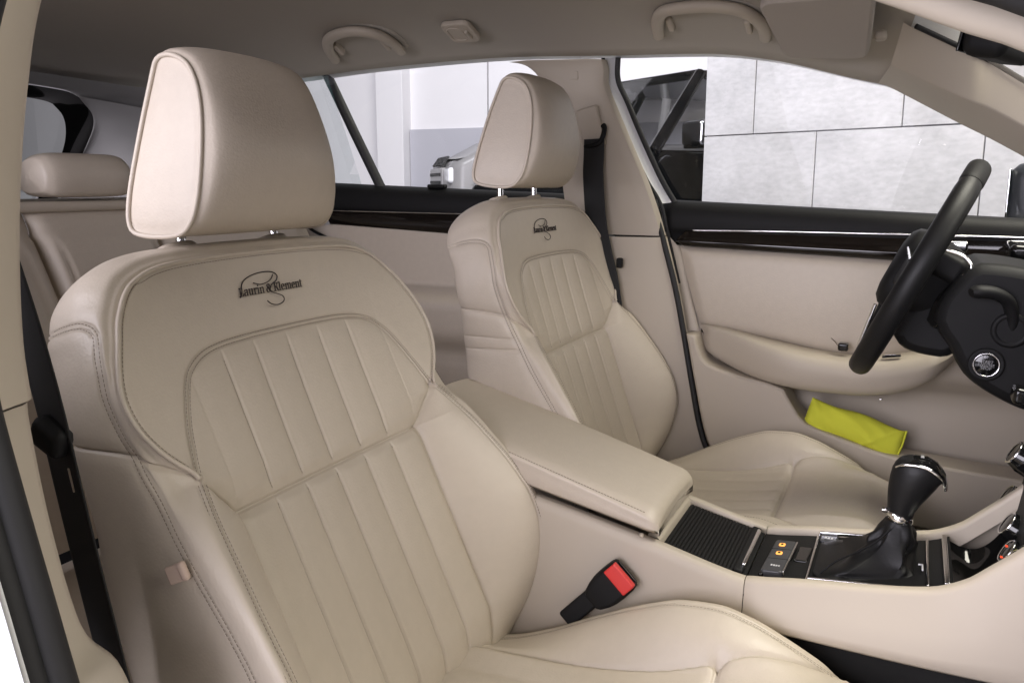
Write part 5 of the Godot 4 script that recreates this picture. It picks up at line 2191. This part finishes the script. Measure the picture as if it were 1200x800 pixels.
func make_wheel() -> void:
	var c := Vector3(0.7635, 1.0295, -0.365)
	var up := Vector3(0.42, 0.9075, 0).normalized()
	var n := Vector3(-0.9075, 0.42, -0.036).normalized()      # towards the driver
	var side := up.cross(n).normalized()
	var b := Basis(side, up, n)
	var t := thing("steering_wheel", "black leather steering wheel seen edge-on from the passenger side", "steering wheel", c)
	var R := 0.176
	for s in [[-48.0, 228.0, M.black_leather, "rim"], [-228.0 + 360.0 + 97.0, 0.0, null, ""]]:
		if s[2] == null:
			continue
	var segs := [[58.0, 122.0, M.black_soft], [122.5, 417.5, M.black_leather]]
	for s in segs:
		var g := Geo.new()
		var rows := []
		for k in 100:
			var w := deg_to_rad(lerpf(s[0], s[1], k / 99.0))
			var rad := b * Vector3(cos(w), sin(w), 0)
			var row := PackedVector3Array()
			var sc := 1.0 - 0.06 * (exp(-pow(k / 1.2, 2)) + exp(-pow((99 - k) / 1.2, 2)))
			for j in 20:
				var a := TAU * j / 20
				row.append(rad * (R + cos(a) * 0.0155 * sc) + n * sin(a) * 0.0178 * sc)
			rows.append(row)
		skin(g, rows, true, true, true)
		part(t, "rim", g, s[2])
	# hub and spokes
	var g2 := Geo.new()
	var rows2 := []
	for e in [[0.040, 0.30], [0.0395, 0.55], [0.036, 0.80], [0.028, 0.94], [0.014, 1.0], [-0.012, 0.98], [-0.035, 0.92], [-0.055, 0.80]]:
		var row := PackedVector3Array()
		for p in ring2(0.082 * e[1], 0.068 * e[1], 0.045 * e[1], 8):
			row.append(b * Vector3(p.x, p.y - 0.004, e[0]))
		rows2.append(row)
	skin(g2, rows2, true, true, true)
	part(t, "airbag_cover", g2, M.black_soft)
	for s in [[0.0, 0.05], [180.0, 0.05], [270.0, 0.04]]:
		var w := deg_to_rad(s[0])
		var g := Geo.new()
		var rows := []
		for k in 10:
			var f := k / 9.0
			var rad := lerpf(0.06, 0.172, f)
			var half: float = lerpf(s[1] * 0.62, s[1] * 0.36, f)
			var dirr := Vector3(cos(w), sin(w), 0)
			var tang := Vector3(-sin(w), cos(w), 0)
			var row := PackedVector3Array()
			for p in ring2(half, 0.014, 0.008, 4):
				row.append(b * (dirr * rad + tang * p.x + Vector3(0, 0, p.y + lerpf(0.012, 0.0, f))))
			rows.append(row)
		skin(g, rows, true, true, true)
		part(t, "spoke", g, M.black_soft)
		g = Geo.new()
		var e0 = b * (Vector3(cos(w), sin(w), 0) * 0.075 + Vector3(-sin(w), cos(w), 0) * s[1] * 0.60 + Vector3(0, 0, 0.028))
		var e1 = b * (Vector3(cos(w), sin(w), 0) * 0.155 + Vector3(-sin(w), cos(w), 0) * s[1] * 0.42 + Vector3(0, 0, 0.016))
		tube(g, PackedVector3Array([e0, e0.lerp(e1, 0.5), e1]), 0.003, 8)
		part(t, "spoke_trim", g, M.chrome)
	# multi-function pods behind the near spoke, with a bright edge
	var g3 := Geo.new()
	rbox(g3, b * Vector3(0.062, 0.030, -0.034), Vector3(0.05, 0.04, 0.05), 0.012, b)
	part(t, "switch_pod", g3, M.black_soft)
	g3 = Geo.new()
	tube(g3, spline([b * Vector3(0.09, 0.052, -0.018), b * Vector3(0.09, 0.054, -0.045), b * Vector3(0.09, 0.044, -0.062), b * Vector3(0.09, 0.028, -0.058)], 24), 0.0028, 8)
	part(t, "pod_trim", g3, M.chrome)
	for sg in [1.0, -1.0]:
		var g := Geo.new()
		var poly := smooth2(PackedVector2Array([Vector2(-0.008, -0.036), Vector2(0.012, -0.040), Vector2(0.022, -0.01), Vector2(0.024, 0.02), Vector2(0.012, 0.04), Vector2(-0.002, 0.036), Vector2(-0.014, 0.0), Vector2(-0.008, -0.036)]), 30)
		poly.remove_at(29)
		plate(g, poly, 0.007, 0.002, Transform3D(b * Basis(Vector3.UP, deg_to_rad(48.0 * sg)), b * Vector3(0.078 * sg, -0.018, -0.058)))
		part(t, "shift_paddle", g, M.black_gloss)
	# column shroud with stalks and start button
	var s := thing("steering_column", "black steering column shroud with start button and wiper stalk", "steering column", Vector3(0.90, 0.85, -0.365))
	var off := s.position
	var g4 := Geo.new()
	var outline := smooth2(PackedVector2Array([Vector2(0.792, 0.965), Vector2(0.800, 0.945), Vector2(0.815, 0.925), Vector2(0.828, 0.900), Vector2(0.845, 0.878), Vector2(0.880, 0.855), Vector2(0.930, 0.835), Vector2(1.0, 0.83)]), 24)
	outline.append_array(PackedVector2Array([Vector2(1.05, 0.98), Vector2(0.98, 1.03)]))
	outline.append_array(smooth2(PackedVector2Array([Vector2(0.92, 1.045), Vector2(0.87, 1.052), Vector2(0.835, 1.048), Vector2(0.805, 1.01), Vector2(0.794, 0.985)]), 10))
	plate(g4, outline, 0.205, 0.016, Transform3D(Basis.IDENTITY, Vector3(0, 0, -0.465) - off))
	part(s, "shroud", g4, M.black_soft)
	g4 = Geo.new()
	var low := smooth2(PackedVector2Array([Vector2(0.735, 0.935), Vector2(0.752, 0.912), Vector2(0.79, 0.902), Vector2(0.82, 0.905), Vector2(0.845, 0.94), Vector2(0.83, 1.0), Vector2(0.79, 1.01), Vector2(0.75, 0.97)]), 30)
	plate(g4, low, 0.13, 0.014, Transform3D(Basis.IDENTITY, Vector3(0, 0, -0.425) - off))
	part(s, "lower_cowl", g4, M.black_soft)
	# seam rings between wheel and column
	g4 = Geo.new()
	var zc := Transform3D(Basis(Vector3.RIGHT, PI / 2), Vector3(0.866, 0.904, -0.2595) - off)
	lathe(g4, [Vector2(0.0245, 0.0), Vector2(0.0245, 0.004), Vector2(0.0225, 0.0055), Vector2(0.019, 0.0045)], zc, 40)
	var btn := part(s, "start_button", g4, M.black_soft)
	g4 = Geo.new()
	lathe(g4, [Vector2(0.0180, 0.004), Vector2(0.0180, 0.0075), Vector2(0.0172, 0.0082), Vector2(0.0158, 0.0075), Vector2(0.0155, 0.005)], zc, 40, false)
	part(btn, "chrome_ring", g4, M.chrome)
	g4 = Geo.new()
	lathe(g4, [Vector2(0.0153, 0.004), Vector2(0.0150, 0.0062), Vector2(0.0002, 0.0066)], zc, 40)
	part(btn, "button_face", g4, M.black_gloss)
	var fw := Vector3(0.866, 0.904, -0.2595 + 0.0072) - off
	var rows3 := ["START", "ENGINE", "STOP"]
	for k in 3:
		text_part(btn, "button_text", rows3[k], 0.0034 if k == 1 else 0.0028, 0.0003, Transform3D(Basis(Vector3.BACK, deg_to_rad(-6)), fw + Vector3(0.0, 0.0048 - 0.0048 * k, 0)), M.print_grey, "Droid Sans", false)
	g4 = Geo.new()
	rows2 = []
	var stalk := spline(v3([0.836, 1.012, -0.232, 0.846, 1.014, -0.236, 0.866, 1.012, -0.242, 0.885, 1.000, -0.252, 0.893, 0.975, -0.262, 0.892, 0.955, -0.268]).map(func(p): return p - off), 24)
	var rad := PackedFloat32Array()
	for k in 24:
		rad.append(lerpf(0.0135, 0.0105, k / 23.0) * (1.0 - 0.35 * exp(-pow(k / 1.0, 2))))
	tube(g4, stalk, rad, 14, false, 0.75)
	part(s, "wiper_stalk", g4, M.black_soft)
	g4 = Geo.new()
	lathe(g4, [Vector2(0.026, 0.0), Vector2(0.026, 0.003), Vector2(0.022, 0.006), Vector2(0.018, 0.003)], Transform3D(Basis(Vector3.RIGHT, PI / 2), Vector3(0.893, 0.957, -0.2605) - off), 30)
	part(s, "stalk_socket", g4, M.black_soft)


func make_dash() -> void:
	var t := thing("dashboard", "black dashboard edge with climate knobs at the right side", "dashboard", Vector3(1.1, 0.6, 0.0))
	var off := t.position
	var g := Geo.new()
	var rows := []
	for z in span(-0.69, 0.69, 40):
		var row := PackedVector3Array()
		for p in [Vector2(1.36, 1.02), Vector2(1.2, 1.07), Vector2(1.05, 1.085), Vector2(0.975, 1.075), Vector2(0.948, 1.055), Vector2(0.942, 1.02), Vector2(0.955, 0.985), Vector2(0.975, 0.965)]:
			row.append(Vector3(p.x, p.y + 0.02 * exp(-pow((z + 0.365) / 0.14, 2)), z) - off)
		rows.append(row)
	skin(g, rows, false, false, false, Vector3(-0.6, 1, 0))
	part(t, "upper_dash", g, M.black_soft)
	g = Geo.new()
	rows = []
	for z in span(-0.69, 0.69, 40):
		var row := PackedVector3Array()
		for p in [Vector2(0.975, 0.965), Vector2(0.955, 0.95), Vector2(0.950, 0.90), Vector2(0.965, 0.82), Vector2(1.0, 0.75), Vector2(1.1, 0.70), Vector2(1.3, 0.68)]:
			row.append(Vector3(p.x, p.y, z) - off)
		rows.append(row)
	skin(g, rows, false, false, false, Vector3(-1, -0.2, 0))
	part(t, "lower_dash", g, M.trim)
	# centre stack
	g = Geo.new()
	var ax := Basis(Vector3.BACK, deg_to_rad(-8))
	rbox(g, Vector3(0.968, 0.83, 0) - off, Vector3(0.10, 0.32, 0.23), 0.012, ax)
	part(t, "centre_stack", g, M.black_soft)
	var nrm := Vector3(-0.86, 0.5, 0).normalized()
	for q in [Vector3(0.908, 0.812, -0.10), Vector3(0.906, 0.748, -0.11), Vector3(0.904, 0.728, -0.057), Vector3(0.902, 0.708, -0.012), Vector3(0.90, 0.72, 0.05)]:
		g = Geo.new()
		var b := look(Vector3(0, 0, 1), nrm)
		var xf := Transform3D(b, q - off)
		lathe(g, [Vector2(0.0205, -0.03), Vector2(0.0205, 0.0), Vector2(0.0185, 0.004), Vector2(0.017, 0.012), Vector2(0.0155, 0.014), Vector2(0.0002, 0.0142)], xf, 28)
		var k := part(t, "climate_knob", g, M.black_gloss)
		g = Geo.new()
		lathe(g, [Vector2(0.0168, 0.0115), Vector2(0.0172, 0.013), Vector2(0.0162, 0.0148), Vector2(0.0148, 0.0142)], xf, 28, false)
		part(k, "chrome_ring", g, M.chrome)
	for q in [[Vector3(0.884, 0.711, 0.002), M.red_light], [Vector3(0.889, 0.724, -0.004), M.red_light]]:
		g = Geo.new()
		rbox(g, q[0] - off, Vector3(0.003, 0.002, 0.004), 0.0008)
		part(t, "warning_light", g, q[1])
	g = Geo.new()
	rbox(g, Vector3(0.905, 0.889, -0.134) - off, Vector3(0.03, 0.022, 0.04), 0.006, ax)
	part(t, "switch_row", g, M.black_gloss)
	# driver's vent
	g = Geo.new()
	rbox(g, Vector3(0.93, 1.035, -0.60) - off, Vector3(0.05, 0.06, 0.13), 0.012)
	part(t, "air_vent", g, M.black_gloss)
	# windscreen and mirror
	var w := thing("windscreen", "windscreen glass above the dashboard", "car window", Vector3(1.3, 1.05, 0))
	g = Geo.new()
	rows = []
	for k in 14:
		var f := k / 13.0
		var row := PackedVector3Array()
		for j in 21:
			var u := j / 20.0 * 2.0 - 1.0
			row.append(Vector3(lerpf(0.725, 1.36, f) + 0.03 - 0.05 * u * u, lerpf(1.462, 1.045, f) - 0.01 * u * u, lerpf(0.60, 0.69, f) * u) - w.position)
		rows.append(row)
	skin(g, rows, false, false, false, Vector3(-1, -0.5, 0))
	part(w, "pane", g, M.glass)
	var m := thing("rear_view_mirror", "dark rear view mirror under the windscreen top", "mirror", Vector3(0.83, 1.345, 0.0))
	g = Geo.new()
	var mb := Basis(Vector3.UP, deg_to_rad(-22)) * Basis(Vector3.BACK, deg_to_rad(-10))
	rbox(g, Vector3(0.0, -0.012, 0.0), Vector3(0.05, 0.055, 0.12), 0.014, mb)
	part(m, "housing", g, M.black_soft)
	g = Geo.new()
	rbox(g, mb * Vector3(-0.0248, -0.012, 0.0), Vector3(0.003, 0.046, 0.108), 0.001, mb)
	part(m, "glass", g, M.black_gloss)
	g = Geo.new()
	tube(g, PackedVector3Array([Vector3(0.01, 0.01, 0), Vector3(0.012, 0.045, 0), Vector3(-0.004, 0.085, 0)]), 0.014, 12)
	part(m, "stem", g, M.black_soft)
	# driver's door mirror
	var dm := thing("door_mirror", "dark door mirror outside the driver's window at the right edge", "mirror", Vector3(1.0, 1.15, -0.93))
	g = Geo.new()
	var db := Basis(Vector3.UP, deg_to_rad(-8))
	rbox(g, Vector3(-0.012, -0.005, -0.02), Vector3(0.11, 0.13, 0.20), 0.03, db)
	part(dm, "housing", g, M.mirror_shell)
	g = Geo.new()
	rbox(g, Vector3(-0.067, -0.005, -0.018), Vector3(0.004, 0.104, 0.17), 0.0015, db, 0.0015)
	part(dm, "glass", g, M.mirror)


func make_floor_and_pouch() -> void:
	var g := Geo.new()
	# unseen bulkhead and wings, closing off light from the footwells in front
	rbox(g, Vector3(1.36, 0.66, 0), Vector3(0.06, 0.76, 1.56), 0.02)
	setting("bulkhead", g, M.carpet, "dark bulkhead out of view, keeping light from the footwells")
	for sg in [-1.0, 1.0]:
		g = Geo.new()
		rbox(g, Vector3(1.20, 0.62, 0.79 * sg), Vector3(0.40, 0.66, 0.06), 0.02)
		setting("front_wing", g, M.paint, "white front wing out of view ahead of the door")
	g = Geo.new()
	rbox(g, Vector3(0.0, 0.29, 0), Vector3(2.6, 0.06, 1.5), 0.02)
	setting("car_floor", g, M.carpet, "black carpeted car floor")
	# tunnel side trim in the gap between cushion and console
	g = Geo.new()
	rbox(g, Vector3(0.75, 0.44, 0), Vector3(0.9, 0.34, 0.20), 0.03)
	setting("floor_tunnel", g, M.carpet, "black carpeted floor tunnel beside the console")
	# far sill and near sill
	for sg in [-1.0, 1.0]:
		g = Geo.new()
		rbox(g, Vector3(0.35, 0.36, 0.78 * sg), Vector3(2.2, 0.16, 0.12), 0.03)
		setting("door_sill", g, M.paint, "white painted door sill")
	# yellow-green pouch in the door pocket
	var t := thing("cloth_pouch", "yellow-green cloth pouch stuffed in the driver's door pocket", "pouch", Vector3(0.672, 0.675, -0.665))
	g = Geo.new()
	var rows := []
	var tilt := Basis(Vector3.BACK, deg_to_rad(-15)) * Basis(Vector3.RIGHT, deg_to_rad(-10))
	for k in 50:
		var u := k / 49.0 * 2.0 - 1.0
		var row := PackedVector3Array()
		var endf := pow(maxf(1.0 - pow(absf(u), 5.0), 0.0), 0.5)
		for j in 36:
			var w := TAU * j / 36
			var y := 0.031 * signf(sin(w)) * pow(absf(sin(w)), 0.8) * (1.0 - 0.10 * u * u) * (1.0 + 0.08 * (1.0 - endf))
			var z := 0.020 * cos(w) * maxf(endf, 0.08)
			z += (0.0034 * sin(5.0 * u + 2.0 * sin(w) + 1.0) + 0.0016 * sin(9.0 * u + 6.0 * y / 0.03) + 0.0028 * exp(-pow((u - 0.55 - 0.3 * y / 0.03) / 0.06, 2)) - 0.0028 * exp(-pow((u + 0.62 + 0.25 * y / 0.03) / 0.05, 2))) * endf
			y += 0.002 * sin(5.0 * u + 1.0)
			row.append(tilt * Vector3(u * 0.094, y, z))
		rows.append(row)
	skin(g, rows, true, true, true)
	part(t, "bag", g, M.pouch)
	g = Geo.new()
	tube(g, PackedVector3Array([tilt * Vector3(0.095, -0.030, 0.0), tilt * Vector3(0.097, 0.0, 0.0), tilt * Vector3(0.095, 0.030, 0.0)]), 0.0022, 6)
	part(t, "seam", g, M.pouch)


# ---------------------------------------------------------------- showroom beyond the windows
const GROUND := 0.17


func make_room() -> void:
	var g := Geo.new()
	rbox(g, Vector3(0, GROUND - 0.05, -2.0), Vector3(40, 0.1, 40), 0.01)
	setting("showroom_floor", g, M.floor_tile, "pale polished showroom floor")
	# white back wall with joints, grey dado and a white column
	var w := thing("back_wall", "white showroom wall with grey lower band, seen through the far rear window", "wall", Vector3(-3, GROUND, -8.6))
	w.set_meta("kind", "structure")
	var xs := [-14.0, -11.2, -8.2, -5.62, -4.12, -2.6, -1.0, 0.6, 2.2, 3.8]
	for k in xs.size() - 1:
		g = Geo.new()
		rbox(g, Vector3((xs[k] + xs[k + 1]) * 0.5, 2.6 + GROUND, -8.6) - w.position, Vector3(xs[k + 1] - xs[k] - 0.02, 5.2, 0.12), 0.004)
		part(w, "panel", g, M.white_wall)
	g = Geo.new()
	rbox(g, Vector3(-0.75, (1.838 + GROUND) * 0.5, -8.52) - w.position, Vector3(8.94, 1.838 - GROUND, 0.06), 0.004)
	part(w, "grey_band", g, M.grey_wall)
	g = Geo.new()
	rbox(g, Vector3(-5.43, 2.6 + GROUND, -8.45) - w.position, Vector3(0.40, 5.2, 0.22), 0.01)
	part(w, "column", g, M.white_wall)
	# concrete panel wall
	var e := Vector3(-0.411, GROUND, -3.989)
	var d := Vector3(0.9135, 0, 0.4067)
	var n := Vector3(-0.4067, 0, 0.9135)
	var c := thing("concrete_wall", "pale grey wall of large concrete panels outside the driver's window", "wall", e)
	c.set_meta("kind", "structure")
	var b := Basis(d, Vector3.UP, n)
	g = Geo.new()
	rbox(g, b * Vector3(2.3, 1.5, -0.07), Vector3(4.6, 3.0, 0.08), 0.002, b)
	part(c, "backing", g, M.joint)
	var ys := [0.0, 0.43, 1.2655, 2.10, 2.95]
	for r in 4:
		var cuts := [0.0]
		var s := 0.334 if r % 2 == 0 else 0.7215
		if r == 1:
			s = 0.7215
		elif r == 2:
			s = 0.334
		while s < 4.6:
			cuts.append(s)
			s += 0.8375
		cuts.append(4.6)
		for k in cuts.size() - 1:
			g = Geo.new()
			rbox(g, b * Vector3((cuts[k] + cuts[k + 1]) * 0.5, (ys[r] + ys[r + 1]) * 0.5, -0.013), Vector3(cuts[k + 1] - cuts[k] - 0.007, ys[r + 1] - ys[r] - 0.007, 0.026), 0.0025, b)
			part(c, "panel", g, M.concrete)
	make_suv("black_suv", "black off-roader partly hidden by the concrete wall", Vector3(-0.92, GROUND, -4.80), 34.0, M.black_paint, 0.0, false)
	make_suv("silver_suv", "silver off-roader with lettered bonnet, seen through the far rear window", Vector3(-2.42, GROUND, -6.86), 53.0, M.silver_paint, 0.15, true)


func make_suv(called: String, label: String, at: Vector3, turn: float, paint: Material, up: float, letters: bool) -> void:
	# at: ground under the near windscreen foot; turn: degrees from +z towards -x that its nose points
	var t := thing(called, label, "car", at, "parked cars in the showroom")
	var a := deg_to_rad(turn)
	var nose := Vector3(-sin(a), 0, cos(a))
	var right := Vector3(cos(a), 0, sin(a))      # the side turned to the camera
	t.basis = Basis(nose, Vector3.UP, right)
	# local: x forward from the windscreen foot, y up, z = 0 near side, -1.86 far side
	var H := 1.23 + up
	var g := Geo.new()
	var rows := []
	for q in [[1.16, 0.55, 0.80, 0.34], [1.15, 0.45, 0.95, 0.22], [1.10, 0.40, 1.055, 0.10], [1.0, 0.38, 1.09, 0.04], [0.6, 0.36, H - 0.085, 0.01], [0.2, 0.36, H - 0.03, 0.0], [-0.1, 0.36, H, 0.0], [-1.2, 0.34, H, -0.01], [-2.6, 0.34, H + 0.02, 0.0], [-3.1, 0.38, H, 0.03], [-3.25, 0.5, H - 0.1, 0.12]]:
		if not letters and q[0] > 0.1:
			q = [q[0] * 0.5, q[1], q[2] - 0.10, q[3]]
		elif letters and q[0] > 0.3:
			q = [q[0], q[1], q[2] + up, q[3]]
		var row := PackedVector3Array()
		for p in ring2(0.93 - q[3], (q[2] - q[1]) * 0.5, 0.09, 5):
			row.append(Vector3(q[0], (q[1] + q[2]) * 0.5 + p.y, p.x - 0.93))
		rows.append(row)
	skin(g, rows, true, true, true)
	part(t, "body", g, paint)
	g = Geo.new()
	var bl := 1.0 if letters else 0.5
	var bu := up if letters else -0.10
	band(g, [v3([1.08, 1.075, -0.10, 0.5, H - 0.062, -0.09, 0.02, H - 0.003, -0.09]), v3([1.11, 1.085, -0.5, 0.5, H - 0.035, -0.5, 0.06, H + 0.02, -0.5]), v3([1.12, 1.088, -0.93, 0.5, H - 0.03, -0.93, 0.08, H + 0.028, -0.93]), v3([1.11, 1.085, -1.36, 0.5, H - 0.035, -1.36, 0.06, H + 0.02, -1.36]), v3([1.08, 1.075, -1.76, 0.5, H - 0.062, -1.77, 0.02, H - 0.003, -1.77])].map(func(c): return [Vector3(c[0].x * bl, c[0].y + bu, c[0].z), Vector3(c[1].x * bl, c[1].y - (0.0 if letters else 0.04), c[1].z), c[2]]), 20, Vector3.UP)
	part(t, "bonnet", g, paint)
	# roof and posts
	var RT := 1.80 + up
	g = Geo.new()
	rbox(g, Vector3(-1.85, RT, -0.93), Vector3(2.55, 0.07, 1.36), 0.033)
	part(t, "roof", g, paint)
	for z in [[-0.04, -0.26], [-1.82, -1.60]]:
		for q in [[0.0, -0.62, 0.045], [-1.0, -1.16, 0.05], [-2.3, -2.4, 0.06], [-3.0, -2.95, 0.09]]:
			g = Geo.new()
			tube(g, PackedVector3Array([Vector3(q[0], H - 0.02, z[0]), Vector3(lerpf(q[0], q[1], 0.5), lerpf(H, RT, 0.5) + 0.01, lerpf(z[0], z[1], 0.42)), Vector3(q[1], RT, z[1])]), q[2], 10)
			part(t, "roof_post", g, paint)
		for q in [[-0.05, -1.0, -0.62, -1.14, "door_glass"], [-1.06, -2.28, -1.2, -2.38, "rear_door_glass"]]:
			g = Geo.new()
			skin(g, [PackedVector3Array([Vector3(q[0], H - 0.01, z[0]), Vector3(q[1], H - 0.01, z[0])]), PackedVector3Array([Vector3(q[2], RT - 0.02, z[1]), Vector3(q[3], RT - 0.02, z[1])])])
			part(t, q[4], g, M.dark_glass)
		if not letters and z[0] < -1:
			continue
		var mz: float = z[0] + (0.16 if z[0] > -1 else -0.16)
		g = Geo.new()
		rbox(g, Vector3(-0.26, H + 0.11, mz), Vector3(0.12, 0.17, 0.22), 0.03)
		part(t, "door_mirror", g, M.chrome_dark)
		g = Geo.new()
		rbox(g, Vector3(-0.30, H + 0.02, mz * 0.6 + z[0] * 0.4), Vector3(0.08, 0.025, 0.16), 0.01)
		part(t, "mirror_arm", g, paint)
	g = Geo.new()
	skin(g, [PackedVector3Array([Vector3(0.03, H, -0.08), Vector3(0.06, H + 0.01, -0.93), Vector3(0.03, H, -1.78)]), PackedVector3Array([Vector3(-0.60, RT + 0.01, -0.28), Vector3(-0.57, RT + 0.02, -0.93), Vector3(-0.60, RT + 0.01, -1.58)])])
	part(t, "windscreen", g, M.dark_glass)
	g = Geo.new()
	rbox(g, Vector3(-0.46, RT - 0.13, -0.93), Vector3(0.03, 0.07, 0.24), 0.015)
	part(t, "inner_mirror", g, M.rubber)
	# face
	g = Geo.new()
	rbox(g, Vector3(1.13 * bl, 0.90 + bu, -0.93), Vector3(0.10, 0.20, 0.95), 0.02)
	var gr := part(t, "grille", g, M.silver_paint if letters else M.chrome_dark)
	for y in [0.85 + bu, 0.93 + bu]:
		g = Geo.new()
		rbox(g, Vector3(1.13 * bl + 0.045, y, -0.93), Vector3(0.03, 0.035, 0.86), 0.008)
		part(gr, "slot", g, M.rubber)
	for z in [-0.27, -1.59]:
		g = Geo.new()
		rbox(g, Vector3(1.075 * bl, 0.92 + bu, z), Vector3(0.16, 0.15, 0.32), 0.03)
		part(t, "headlight", g, M.lamp_glass)
	if letters:
		text_part(t, "bonnet_letters", "DISCOVERY", 0.16, 0.02, Transform3D(Basis(Vector3.FORWARD, Vector3.UP, Vector3.RIGHT) * Basis(Vector3.RIGHT, deg_to_rad(-38)), Vector3(1.125, 1.065 + bu, -0.93)), M.rubber, "Droid Sans", true)
	for x in [0.55, -2.35]:
		for z in [-0.13, -1.73]:
			var xf := Transform3D(Basis(Vector3.RIGHT, PI / 2), Vector3(x, 0.36, z))
			g = Geo.new()
			lathe(g, [Vector2(0.24, -0.12), Vector2(0.345, -0.115), Vector2(0.36, -0.08), Vector2(0.36, 0.08), Vector2(0.345, 0.115), Vector2(0.24, 0.12)], xf, 28)
			var wh := part(t, "wheel", g, M.rubber)
			g = Geo.new()
			lathe(g, [Vector2(0.235, -0.124), Vector2(0.20, -0.10), Vector2(0.08, -0.126), Vector2(0.08, 0.126), Vector2(0.20, 0.10), Vector2(0.235, 0.124)], xf, 20)
			part(wh, "rim", g, M.chrome_dark)
